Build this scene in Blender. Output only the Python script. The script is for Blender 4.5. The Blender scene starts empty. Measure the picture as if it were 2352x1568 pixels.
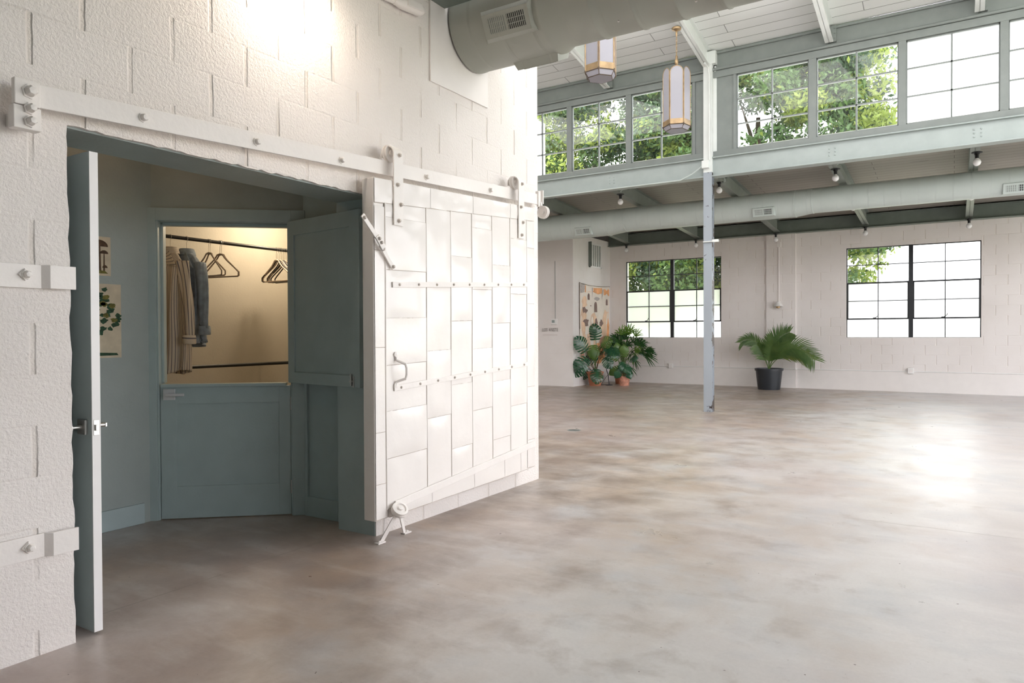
import bpy, bmesh, math, random
import numpy as np
from mathutils import Vector, Matrix, noise, Euler
sc = bpy.context.scene
COL = sc.collection
PI = math.pi

# ------------------------------------------------------------------ camera
cam_d = bpy.data.cameras.new('camera'); cam = bpy.data.objects.new('camera', cam_d); COL.objects.link(cam)
cam_d.sensor_width = 36; cam_d.lens = 36*1612.87/2352; cam_d.clip_end = 300
def cam_rot(yaw, p, r):
    cy, sy = math.cos(yaw), math.sin(yaw)
    right = Vector((cy, sy, 0)); fwd = Vector((-sy*math.cos(p), cy*math.cos(p), math.sin(p))); up = right.cross(fwd)
    r2 = right*math.cos(r)+up*math.sin(r); u2 = -right*math.sin(r)+up*math.cos(r)
    return Matrix((r2, u2, -fwd)).transposed().to_4x4()
cam.matrix_world = Matrix.Translation((0, 0, 1.26)) @ cam_rot(math.radians(32.1777), math.radians(-.655), math.radians(-.2447))
sc.camera = cam
# ------------------------------------------------------------------ world, sun, exposure
w = bpy.data.worlds.new('sky'); sc.world = w; w.use_nodes = True
bg = w.node_tree.nodes['Background']; bg.inputs[0].default_value = (.975, .968, 1, 1); bg.inputs[1].default_value = 1.15
sd = bpy.data.lights.new('sun', 'SUN'); sd.energy = 3.2; sd.angle = .02; sd.color = (1, .95, .84)
sun = bpy.data.objects.new('sun', sd); COL.objects.link(sun)
sun.rotation_euler = Vector((-.62, 0, .78)).to_track_quat('Z', 'Y').to_euler()
sc.view_settings.view_transform = 'Standard'; sc.view_settings.look = 'None'
sc.view_settings.exposure = 2.12; sc.view_settings.gamma = 1; sc.view_settings.use_curve_mapping = False
try:
    sc.cycles.max_bounces = 9; sc.cycles.diffuse_bounces = 6; sc.cycles.transparent_max_bounces = 12
    sc.cycles.sample_clamp_indirect = 8; sc.cycles.caustics_refractive = False; sc.cycles.caustics_reflective = False
    sc.cycles.use_denoising = True
except Exception: pass

# ------------------------------------------------------------------ materials
M = {}
def nt(name):
    m = bpy.data.materials.new(name); m.use_nodes = True; M[name] = m
    t = m.node_tree; b = t.nodes['Principled BSDF']
    return m, t, b
def N(t, ty, **kw):
    n = t.nodes.new(ty)
    for k, v in kw.items():
        if k[0] == '_': setattr(n, k[1:], v)
        else:
            key = k.replace('__', ' ')
            n.inputs[int(key[1:]) if key[0] == 'i' and key[1:].isdigit() else key].default_value = v
    return n
def lk(t, a, b): t.links.new(a, b)
def mat(name, col, rough=.5, metal=0, var=.06, scale=6, bump=0, bscale=60, spec=.5, coat=0):
    m, t, b = nt(name)
    b.inputs['Roughness'].default_value = rough; b.inputs['Metallic'].default_value = metal
    b.inputs['Specular IOR Level'].default_value = spec
    if coat: b.inputs['Coat Weight'].default_value = coat
    tc = N(t, 'ShaderNodeTexCoord'); no = N(t, 'ShaderNodeTexNoise', Scale=scale, Detail=4.)
    lk(t, tc.outputs['Object'], no.inputs['Vector'])
    r = N(t, 'ShaderNodeValToRGB')
    r.color_ramp.elements[0].position = .3; r.color_ramp.elements[1].position = .7
    r.color_ramp.elements[0].color = tuple(c*(1-var) for c in col)+(1,)
    r.color_ramp.elements[1].color = tuple(min(1, c*(1+var)) for c in col)+(1,)
    lk(t, no.outputs[0], r.inputs[0]); lk(t, r.outputs[0], b.inputs['Base Color'])
    if bump:
        n2 = N(t, 'ShaderNodeTexNoise', Scale=bscale, Detail=3.); lk(t, tc.outputs['Object'], n2.inputs['Vector'])
        bp = N(t, 'ShaderNodeBump', Strength=1., Distance=bump); lk(t, n2.outputs[0], bp.inputs['Height'])
        lk(t, bp.outputs[0], b.inputs['Normal'])
    return m
def block_mat(name, col, axis, bw, bh, off, stucco=.0055, joint=.008, msize=.013, rough=.75, sscale=75, jdark=.93, hamt=.55):
    """painted concrete block: axis 'Y' -> (Y,z) plane, 'X' -> (X,z) plane"""
    m, t, b = nt(name); b.inputs['Roughness'].default_value = rough; b.inputs['Specular IOR Level'].default_value = .35
    tc = N(t, 'ShaderNodeTexCoord'); sp = N(t, 'ShaderNodeSeparateXYZ'); lk(t, tc.outputs['Object'], sp.inputs[0])
    cb = N(t, 'ShaderNodeCombineXYZ'); lk(t, sp.outputs[1 if axis == 'Y' else 0], cb.inputs[0]); lk(t, sp.outputs[2], cb.inputs[1])
    # wobble the joints a little
    wn = N(t, 'ShaderNodeTexNoise', Scale=9., Detail=3.); lk(t, tc.outputs['Object'], wn.inputs['Vector'])
    wv = N(t, 'ShaderNodeVectorMath', _operation='MULTIPLY_ADD'); wv.inputs[1].default_value = (.012, .012, 0); lk(t, wn.outputs[1], wv.inputs[0]); lk(t, cb.outputs[0], wv.inputs[2])
    ad = N(t, 'ShaderNodeVectorMath', _operation='ADD'); ad.inputs[1].default_value = off; lk(t, wv.outputs[0], ad.inputs[0])
    def mth(op, a, b_=None, c_=None, cl=False):
        n = N(t, 'ShaderNodeMath', _operation=op, _use_clamp=cl)
        for k, q in enumerate((a, b_, c_)):
            if q is None: continue
            if isinstance(q, (int, float)): n.inputs[k].default_value = q
            else: lk(t, q, n.inputs[k])
        return n.outputs[0]
    s3 = N(t, 'ShaderNodeSeparateXYZ'); lk(t, ad.outputs[0], s3.inputs[0])
    rz = mth('DIVIDE', s3.outputs[1], bh); row = mth('FLOOR', rz); dz = mth('MULTIPLY', mth('PINGPONG', rz, .5), bh)
    ux = mth('ADD', mth('DIVIDE', s3.outputs[0], bw), mth('MULTIPLY', row, .5)); dx = mth('MULTIPLY', mth('PINGPONG', ux, .5), bw)
    vj = mth('SUBTRACT', 1., mth('DIVIDE', dx, msize), cl=True); hj = mth('SUBTRACT', 1., mth('DIVIDE', dz, msize*.6), cl=True)
    vj = mth('SMOOTH_MIN', mth('MULTIPLY', vj, 2.), 1., .3)
    hn = N(t, 'ShaderNodeTexNoise', Scale=3.1, Detail=2.); lk(t, tc.outputs['Object'], hn.inputs['Vector'])
    hj = mth('MULTIPLY', hj, mth('MULTIPLY_ADD', hn.outputs[0], 2.4, -.95, True))
    hj = mth('MULTIPLY', hj, hamt)
    class _B: outputs = {'Fac': mth('MAXIMUM', vj, hj)}
    br = _B
    n1 = N(t, 'ShaderNodeTexNoise', Scale=sscale, Detail=3., Roughness=.6); lk(t, tc.outputs['Object'], n1.inputs['Vector'])
    n2 = N(t, 'ShaderNodeTexNoise', Scale=2.3, Detail=4.); lk(t, tc.outputs['Object'], n2.inputs['Vector'])
    # joints fade in and out where the paint has filled them
    fr = N(t, 'ShaderNodeMapRange'); fr.inputs[1].default_value = .38; fr.inputs[2].default_value = .58
    fr.inputs[3].default_value = .25; fr.inputs[4].default_value = 1; lk(t, n2.outputs[0], fr.inputs[0])
    jm = N(t, 'ShaderNodeMath', _operation='MULTIPLY'); lk(t, br.outputs['Fac'], jm.inputs[0]); lk(t, fr.outputs[0], jm.inputs[1])
    j2 = N(t, 'ShaderNodeMath', _operation='MULTIPLY'); lk(t, jm.outputs[0], j2.inputs[0]); j2.inputs[1].default_value = -joint
    s2 = N(t, 'ShaderNodeMath', _operation='MULTIPLY_ADD'); lk(t, n1.outputs[0], s2.inputs[0]); s2.inputs[1].default_value = stucco; lk(t, j2.outputs[0], s2.inputs[2])
    bp = N(t, 'ShaderNodeBump', Strength=1., Distance=1.); lk(t, s2.outputs[0], bp.inputs['Height']); lk(t, bp.outputs[0], b.inputs['Normal'])
    mx = N(t, 'ShaderNodeMix', _data_type='RGBA')
    mx.inputs[6].default_value = col+(1,); mx.inputs[7].default_value = (col[0]*jdark, col[1]*jdark*.98, col[2]*jdark*.95, 1)
    lk(t, jm.outputs[0], mx.inputs[0])
    n3 = N(t, 'ShaderNodeTexNoise', Scale=1.2, Detail=5.); lk(t, tc.outputs['Object'], n3.inputs['Vector'])
    mx2 = N(t, 'ShaderNodeMix', _data_type='RGBA', _blend_type='MULTIPLY'); mx2.inputs[0].default_value = 1
    rr = N(t, 'ShaderNodeValToRGB'); rr.color_ramp.elements[0].position = .3; rr.color_ramp.elements[0].color = (.94, .93, .92, 1); rr.color_ramp.elements[1].position = .6
    lk(t, n3.outputs[0], rr.inputs[0]); lk(t, mx.outputs[2], mx2.inputs[6]); lk(t, rr.outputs[0], mx2.inputs[7]); lk(t, mx2.outputs[2], b.inputs['Base Color'])
    return m
def plank_mat(name, col, w_, length, line=.45, rough=.6, wear=0):
    m, t, b = nt(name); b.inputs['Roughness'].default_value = rough
    tc = N(t, 'ShaderNodeTexCoord')
    br = N(t, 'ShaderNodeTexBrick', Scale=1.); br.offset = .37
    br.inputs['Mortar Size'].default_value = .005; br.inputs['Mortar Smooth'].default_value = .1
    br.inputs['Brick Width'].default_value = length; br.inputs['Row Height'].default_value = w_
    br.inputs['Color1'].default_value = col+(1,); br.inputs['Color2'].default_value = tuple(c*.96 for c in col)+(1,)
    br.inputs['Mortar'].default_value = tuple(c*line for c in col)+(1,)
    lk(t, tc.outputs['Object'], br.inputs['Vector'])
    out = br.outputs['Color']
    if wear:
        mp = N(t, 'ShaderNodeMapping'); mp.inputs['Scale'].default_value = (1.2, 14, 1); lk(t, tc.outputs['Object'], mp.inputs[0])
        n = N(t, 'ShaderNodeTexNoise', Scale=1.2, Detail=3.); lk(t, mp.outputs[0], n.inputs['Vector'])
        r = N(t, 'ShaderNodeValToRGB'); r.color_ramp.elements[0].position = .69; r.color_ramp.elements[0].color = (0, 0, 0, 1); r.color_ramp.elements[1].position = .71
        lk(t, n.outputs[0], r.inputs[0])
        mx = N(t, 'ShaderNodeMix', _data_type='RGBA'); lk(t, r.outputs[0], mx.inputs[0]); lk(t, out, mx.inputs[6]); mx.inputs[7].default_value = tuple(c*.45 for c in col)+(1,)
        out = mx.outputs[2]
    lk(t, out, b.inputs['Base Color'])
    bp = N(t, 'ShaderNodeBump', Strength=1., Distance=.004, _invert=True); lk(t, br.outputs['Fac'], bp.inputs['Height']); lk(t, bp.outputs[0], b.inputs['Normal'])
    return m

WHITE = (.80, .762, .738)
block_mat('block_white', WHITE, 'Y', .395, .2015, (.052, -.106, 0))
block_mat('block_far_x', (.82, .78, .765), 'X', .4, .2, (.1, .02, 0), stucco=.0012, joint=.004, jdark=.95, hamt=1.)
block_mat('block_far_y', (.82, .785, .77), 'Y', .4, .2, (.1, .02, 0), stucco=.0012, joint=.003, jdark=.97, hamt=1.)
mat('white_metal', (.80, .765, .74), .38, var=.03, scale=4, bump=.0015, bscale=35)
mat('door_skin', (.80, .765, .74), .24, var=.03, scale=3, bump=.0012, bscale=22, coat=.25)
mat('smooth_white', (.81, .775, .755), .5, var=.02)
mat('sage', (.37, .45, .46), .42, var=.04, bump=.0006, bscale=80)
mat('sage_wall', (.32, .365, .355), .5, var=.04, bump=.0015, bscale=50)
mat('beam_green', (.37, .42, .41), .42, var=.05, bump=.001, bscale=30)
mat('beam_grey', (.225, .25, .24), .45, var=.06, bump=.001, bscale=30)
mat('dark_green', (.15, .18, .16), .5, var=.08, bump=.002, bscale=20)
mat('low_rafter', (.26, .29, .265), .5, var=.08, bump=.002, bscale=20)
mat('rafter_white', (.76, .79, .775), .4, var=.03)
mat('door_edge', (.83, .82, .82), .35, var=.02)
mat('nickel', (.55, .54, .52), .28, 1, var=.04)
mat('handle_white', (.66, .66, .68), .35, .3, var=.03)
mat('brass', (.40, .28, .16), .4, .75, var=.25, scale=12)
mat('brass_dark', (.12, .085, .06), .4, .6, var=.3, scale=12)
mat('black_metal', (.012, .013, .016), .4, var=.1)
mat('frame_black', (.014, .016, .02), .38, var=.1)
mat('socket_black', (.012, .012, .014), .5)
mat('terracotta', (.50, .19, .105), .75, var=.12, scale=14, bump=.002, bscale=40)
mat('terracotta_pale', (.56, .26, .18), .75, var=.3, scale=18, bump=.002, bscale=40)
mat('black_plastic', (.018, .022, .028), .35, var=.1)
mat('soil', (.05, .035, .025), .95, var=.3, scale=40, bump=.01, bscale=60)
mat('stem_green', (.10, .17, .04), .5, var=.2, scale=20)
mat('stem_brown', (.10, .06, .03), .7, var=.3, scale=20)
mat('plastic_white', (.80, .79, .78), .4, var=.02)
mat('screen_grey', (.28, .33, .32), .3, var=.05)
mat('vent_dark', (.02, .02, .022), .7)
mat('duct_far', (.56, .63, .61), .42, .0, var=.03, scale=2)
mat('denim', (.29, .34, .41), .9, var=.2, scale=25, bump=.002, bscale=300)
mat('hanger_grey', (.33, .25, .19), .55, var=.05)
mat('hanger_pale', (.66, .52, .40), .55, var=.05)
mat('hanger_dark', (.05, .04, .035), .55, var=.05)
mat('closet_wall', (.55, .51, .44), .7, var=.03, bump=.001, bscale=60)
mat('steel_col', (.33, .385, .45), .4, var=.06, scale=4, bump=.001)
mat('outdoor_ground', (.30, .32, .22), .9, var=.3, scale=.4)
mat('trunk', (.09, .07, .05), .9, var=.3, scale=6, bump=.02, bscale=15)
mat('text_pink', (.60, .50, .49), .6, var=.02)
mat('bounce_membrane', (.84, .84, .83), .8, var=.04, scale=1)
mat('bolt_pale', (.56, .51, .47), .45, var=.05)
mat('seam_dirt', (.40, .34, .29), .6, var=.15, scale=8)
mat('paper', (.55, .48, .36), .8, var=.12, scale=14)
mat('ink_brown', (.08, .045, .025), .8, var=.4, scale=60)
mat('ink_green', (.02, .06, .03), .8, var=.5, scale=60)
mat('ink_olive', (.14, .13, .03), .8, var=.4, scale=60)
mat('tap_cream', (.86, .78, .70), .9, var=.08, scale=3)
mat('tap_orange', (.85, .42, .20), .9, var=.2, scale=6)
mat('tap_peach', (.84, .60, .43), .9, var=.15, scale=5)
mat('tap_brown', (.24, .165, .145), .9, var=.25, scale=20)
mat('tap_grey', (.50, .45, .43), .9, var=.3, scale=40)
mat('tap_rust', (.52, .27, .19), .9, var=.3, scale=9)
mat('bulb_white', (.88, .88, .90), .12, var=.0, coat=.4)
mat('cable_black', (.015, .015, .02), .5)
plank_mat('plank_nave', (.86, .88, .87), .22, 2.9, .35)
plank_mat('plank_aisle', (.34, .315, .28), .16, 3.1, .45, wear=1)
plank_mat('plank_near', (.28, .33, .31), .16, 3.1, .5)

# frosted lantern glass
m, t, b = nt('lantern_glass'); b.inputs['Base Color'].default_value = (.66, .65, .71, 1); b.inputs['Roughness'].default_value = .18
tl = N(t, 'ShaderNodeBsdfTranslucent'); tl.inputs[0].default_value = (.60, .60, .66, 1)
mx = N(t, 'ShaderNodeMixShader'); mx.inputs[0].default_value = .5
lk(t, b.outputs[0], mx.inputs[1]); lk(t, tl.outputs[0], mx.inputs[2]); lk(t, mx.outputs[0], t.nodes['Material Output'].inputs[0])
# clear pane
m, t, b = nt('glass_clear'); tr = N(t, 'ShaderNodeBsdfTransparent'); tr.inputs[0].default_value = (.97, .985, .98, 1)
gl = N(t, 'ShaderNodeBsdfGlossy', Roughness=.02); fr = N(t, 'ShaderNodeFresnel', IOR=1.45)
mx = N(t, 'ShaderNodeMixShader'); lk(t, fr.outputs[0], mx.inputs[0]); lk(t, tr.outputs[0], mx.inputs[1]); lk(t, gl.outputs[0], mx.inputs[2])
lk(t, mx.outputs[0], t.nodes['Material Output'].inputs[0])
# frosted pane
m, t, b = nt('glass_frosted')
tl = N(t, 'ShaderNodeBsdfTranslucent'); tl.inputs[0].default_value = (.93, .97, .95, 1)
rf = N(t, 'ShaderNodeBsdfRefraction', Roughness=.55, IOR=1.12); rf.inputs[0].default_value = (.96, 1, .98, 1)
mx = N(t, 'ShaderNodeMixShader'); mx.inputs[0].default_value = .5
lk(t, tl.outputs[0], mx.inputs[1]); lk(t, rf.outputs[0], mx.inputs[2]); lk(t, mx.outputs[0], t.nodes['Material Output'].inputs[0])

m, t, b = nt('glass_opal'); tl = N(t, 'ShaderNodeBsdfTranslucent'); tl.inputs[0].default_value = (.72, .72, .72, 1); lk(t, tl.outputs[0], t.nodes['Material Output'].inputs[0])
def leaf_mat(name, c1, c2, rough=.4, transl=.35, scale=3.):
    m, t, b = nt(name); b.inputs['Roughness'].default_value = rough
    tc = N(t, 'ShaderNodeTexCoord'); no = N(t, 'ShaderNodeTexNoise', Scale=scale, Detail=2.); lk(t, tc.outputs['Object'], no.inputs['Vector'])
    r = N(t, 'ShaderNodeValToRGB'); r.color_ramp.elements[0].position = .35; r.color_ramp.elements[1].position = .65
    r.color_ramp.elements[0].color = c1+(1,); r.color_ramp.elements[1].color = c2+(1,)
    lk(t, no.outputs[0], r.inputs[0]); lk(t, r.outputs[0], b.inputs['Base Color'])
    tl = N(t, 'ShaderNodeBsdfTranslucent'); lk(t, r.outputs[0], tl.inputs[0])
    mx = N(t, 'ShaderNodeMixShader'); mx.inputs[0].default_value = transl
    lk(t, b.outputs[0], mx.inputs[1]); lk(t, tl.outputs[0], mx.inputs[2]); lk(t, mx.outputs[0], t.nodes['Material Output'].inputs[0])
leaf_mat('tree_leaf', (.06, .12, .035), (.11, .19, .06), .55, .35, .8)
leaf_mat('tree_leaf_yellow', (.22, .29, .05), (.31, .38, .09), .55, .45, .8)
leaf_mat('tree_leaf_dark', (.03, .065, .03), (.055, .11, .05), .5, .25, .8)
leaf_mat('monstera_leaf', (.015, .065, .032), (.035, .12, .055), .16, .1, 5)
leaf_mat('fresh_leaf', (.085, .18, .035), (.16, .28, .06), .28, .3, 5)
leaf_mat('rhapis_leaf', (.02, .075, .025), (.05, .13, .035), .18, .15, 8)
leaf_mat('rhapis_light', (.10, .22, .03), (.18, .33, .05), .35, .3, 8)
leaf_mat('palm_leaf', (.07, .14, .035), (.13, .22, .06), .4, .25, 4)
leaf_mat('palm_leaf_yellow', (.24, .30, .07), (.20, .30, .08), .4, .35, 4)

# near duct: galvanised sheet with spiral seams as fine bumps
def duct_mat(name, col, rough, metal, pitch=.12, d=.003):
    m, t, b = nt(name); b.inputs['Roughness'].default_value = rough; b.inputs['Metallic'].default_value = metal
    tc = N(t, 'ShaderNodeTexCoord'); wv = N(t, 'ShaderNodeTexWave', Scale=1/pitch/3.14159*.5, _wave_profile='SAW'); wv.bands_direction = 'X'
    lk(t, tc.outputs['Object'], wv.inputs['Vector'])
    r = N(t, 'ShaderNodeValToRGB'); r.color_ramp.elements[0].position = .9; r.color_ramp.elements[0].color = (0, 0, 0, 1); r.color_ramp.elements[1].position = .97
    lk(t, wv.outputs[1], r.inputs[0])
    bp = N(t, 'ShaderNodeBump', Strength=1., Distance=d); lk(t, r.outputs[0], bp.inputs['Height']); lk(t, bp.outputs[0], b.inputs['Normal'])
    n = N(t, 'ShaderNodeTexNoise', Scale=2.5, Detail=4.); lk(t, tc.outputs['Object'], n.inputs['Vector'])
    rr = N(t, 'ShaderNodeValToRGB'); rr.color_ramp.elements[0].color = tuple(c*.9 for c in col)+(1,); rr.color_ramp.elements[1].color = tuple(min(1, c*1.08) for c in col)+(1,)
    lk(t, n.outputs[0], rr.inputs[0]); lk(t, rr.outputs[0], b.inputs['Base Color'])
    return m
duct_mat('duct_near', (.33, .34, .30), .5, .0)
duct_mat('duct_far_skin', (.56, .63, .61), .4, .0, d=.002)

# striped shirt
m, t, b = nt('striped_cotton'); b.inputs['Roughness'].default_value = .9
uv = N(t, 'ShaderNodeUVMap'); sp = N(t, 'ShaderNodeSeparateXYZ'); lk(t, uv.outputs[0], sp.inputs[0])
mu = N(t, 'ShaderNodeMath', _operation='MULTIPLY'); mu.inputs[1].default_value = 1; lk(t, sp.outputs[0], mu.inputs[0])
fr = N(t, 'ShaderNodeMath', _operation='FRACT'); lk(t, mu.outputs[0], fr.inputs[0])
r = N(t, 'ShaderNodeValToRGB'); r.color_ramp.interpolation = 'LINEAR'
e = r.color_ramp.elements; e[0].position = .70; e[0].color = (.66, .57, .47, 1); e[1].position = .76; e[1].color = (.17, .15, .17, 1)
e2 = e.new(.93); e2.color = (.17, .15, .17, 1); e3 = e.new(.98); e3.color = (.66, .57, .47, 1)
lk(t, fr.outputs[0], r.inputs[0]); lk(t, r.outputs[0], b.inputs['Base Color'])

# polished, stained concrete floor
m, t, b = nt('concrete_floor')
tc = N(t, 'ShaderNodeTexCoord')
def nz(s, d=5., r=.55, dist=0., sc_=None):
    n = N(t, 'ShaderNodeTexNoise', Scale=s, Detail=d, Roughness=r, Distortion=dist)
    if sc_:
        mp = N(t, 'ShaderNodeMapping'); mp.inputs['Scale'].default_value = sc_; lk(t, tc.outputs['Object'], mp.inputs[0]); lk(t, mp.outputs[0], n.inputs['Vector'])
    else: lk(t, tc.outputs['Object'], n.inputs['Vector'])
    return n.outputs[0]
def ramp(src, p0, p1, c0=(0, 0, 0, 1), c1=(1, 1, 1, 1)):
    r = N(t, 'ShaderNodeValToRGB'); r.color_ramp.elements[0].position = p0; r.color_ramp.elements[1].position = p1
    r.color_ramp.elements[0].color = c0; r.color_ramp.elements[1].color = c1; lk(t, src, r.inputs[0]); return r.outputs[0]
def mixc(f, a, b_, bt='MIX'):
    x = N(t, 'ShaderNodeMix', _data_type='RGBA', _blend_type=bt)
    for s, i in ((f, 0), (a, 6), (b_, 7)):
        if isinstance(s, (int, float)): x.inputs[i].default_value = s
        elif isinstance(s, tuple): x.inputs[i].default_value = s
        else: lk(t, s, x.inputs[i])
    return x.outputs[2]
sx = N(t, 'ShaderNodeSeparateXYZ'); lk(t, tc.outputs['Object'], sx.inputs[0])
stain_glare = N(t, 'ShaderNodeMapRange'); stain_glare.inputs[1].default_value = -3.4; stain_glare.inputs[2].default_value = 1.2; stain_glare.inputs[3].default_value = .24; stain_glare.inputs[4].default_value = -.17  # brown stain thins to the right, where window glare is partly painted in
lk(t, sx.outputs[0], stain_glare.inputs[0])
def addm(a, k):
    m_ = N(t, 'ShaderNodeMath', _operation='ADD'); lk(t, a, m_.inputs[0])
    if isinstance(k, float): m_.inputs[1].default_value = k
    else: lk(t, k, m_.inputs[1])
    return m_.outputs[0]
base = ramp(nz(.45, 3., .5, .2), .28, .72, (.47, .435, .41, 1), (.62, .60, .59, 1))
c = mixc(ramp(nz(1.0, 5., .55, .3), .40, .85), base, (.66, .64, .63, 1))
c = mixc(ramp(addm(nz(.7, 6., .6, .3, (1.2, .9, 1)), stain_glare.outputs[0]), .46, .86), c, (.40, .285, .19, 1))
c = mixc(ramp(nz(1.9, 5., .6, .2), .48, .80), c, (.46, .47, .49, 1))
c = mixc(ramp(addm(nz(2.6, 6., .62, .2), stain_glare.outputs[0]), .55, .88), c, (.24, .18, .14, 1))
c = mixc(ramp(nz(.30, 3., .5, .3), .45, .7), c, mixc(.5, c, (.52, .43, .43, 1)))
c = mixc(ramp(nz(4., 6., .66, .1, (.5, 1.6, 1)), .50, .80), c, mixc(.4, c, (.74, .72, .70, 1)))
c = mixc(ramp(nz(14., 6., .70), .60, .85), c, mixc(.35, c, (.16, .12, .10, 1)))
c = mixc(ramp(nz(60., 4., .7), .30, .65), mixc(1., c, (.93, .93, .93, 1), 'MULTIPLY'), c)
for ax_, k_ in ((0, -3.25), (1, 5.24)):
    d_ = N(t, 'ShaderNodeMath', _operation='COMPARE'); d_.inputs[1].default_value = k_; d_.inputs[2].default_value = .006
    wb = N(t, 'ShaderNodeMath', _operation='MULTIPLY_ADD'); lk(t, nz(1.3, 4.), wb.inputs[0]); wb.inputs[1].default_value = .05; lk(t, sx.outputs[ax_], wb.inputs[2]); wb2 = N(t, 'ShaderNodeMath', _operation='SUBTRACT'); lk(t, wb.outputs[0], wb2.inputs[0]); wb2.inputs[1].default_value = .025
    lk(t, wb2.outputs[0], d_.inputs[0]); k2 = N(t, 'ShaderNodeMath', _operation='MULTIPLY'); lk(t, d_.outputs[0], k2.inputs[0]); lk(t, ramp(nz(.9, 3.), .42, .60), k2.inputs[1])
    c = mixc(k2.outputs[0], c, mixc(.5, c, (.20, .16, .13, 1)))
c = mixc(ramp(nz(34., 2., .5), .755, .775), c, (.09, .06, .05, 1))
lk(t, c, b.inputs['Base Color'])
rg = ramp(nz(2.2, 6., .6, .4), .3, .7, (.27, .27, .27, 1), (.45, .45, .45, 1)); lk(t, rg, b.inputs['Roughness'])
b.inputs['Specular IOR Level'].default_value = .85
bp = N(t, 'ShaderNodeBump', Strength=.35, Distance=.003); lk(t, nz(3., 3., .5), bp.inputs['Height']); lk(t, bp.outputs[0], b.inputs['Normal'])

# chipped steel column
def chip_mat(name, col, th, th2):
    m, t2, b = nt(name); b.inputs['Roughness'].default_value = .4
    tc = N(t2, 'ShaderNodeTexCoord'); n = N(t2, 'ShaderNodeTexNoise', Scale=7., Detail=7., Roughness=.65); lk(t2, tc.outputs['Object'], n.inputs['Vector'])
    sp = N(t2, 'ShaderNodeSeparateXYZ'); lk(t2, tc.outputs['Object'], sp.inputs[0])
    # chips gather at z about .05 and 1.2
    g = []
    for zc, ww in ((.08, 9.), (1.17, 10.)):
        a = N(t2, 'ShaderNodeMath', _operation='SUBTRACT'); lk(t2, sp.outputs[2], a.inputs[0]); a.inputs[1].default_value = zc
        a2 = N(t2, 'ShaderNodeMath', _operation='ABSOLUTE'); lk(t2, a.outputs[0], a2.inputs[0])
        a3 = N(t2, 'ShaderNodeMath', _operation='MULTIPLY_ADD', _use_clamp=True); lk(t2, a2.outputs[0], a3.inputs[0]); a3.inputs[1].default_value = -ww; a3.inputs[2].default_value = 1.; g.append(a3)
    s = N(t2, 'ShaderNodeMath', _operation='ADD'); lk(t2, g[0].outputs[0], s.inputs[0]); lk(t2, g[1].outputs[0], s.inputs[1])
    s2 = N(t2, 'ShaderNodeMath', _operation='MULTIPLY_ADD'); lk(t2, s.outputs[0], s2.inputs[0]); s2.inputs[1].default_value = .16; lk(t2, n.outputs[0], s2.inputs[2])
    r = N(t2, 'ShaderNodeValToRGB'); r.color_ramp.elements[0].position = th; r.color_ramp.elements[0].color = (0, 0, 0, 1); r.color_ramp.elements[1].position = th2
    lk(t2, s2.outputs[0], r.inputs[0])
    x = N(t2, 'ShaderNodeMix', _data_type='RGBA'); lk(t2, r.outputs[0], x.inputs[0]); x.inputs[6].default_value = col+(1,); x.inputs[7].default_value = (.035, .02, .015, 1)
    lk(t2, x.outputs[2], b.inputs['Base Color'])
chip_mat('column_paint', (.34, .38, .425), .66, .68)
chip_mat('column_side', (.20, .23, .27), .50, .53)

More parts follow.
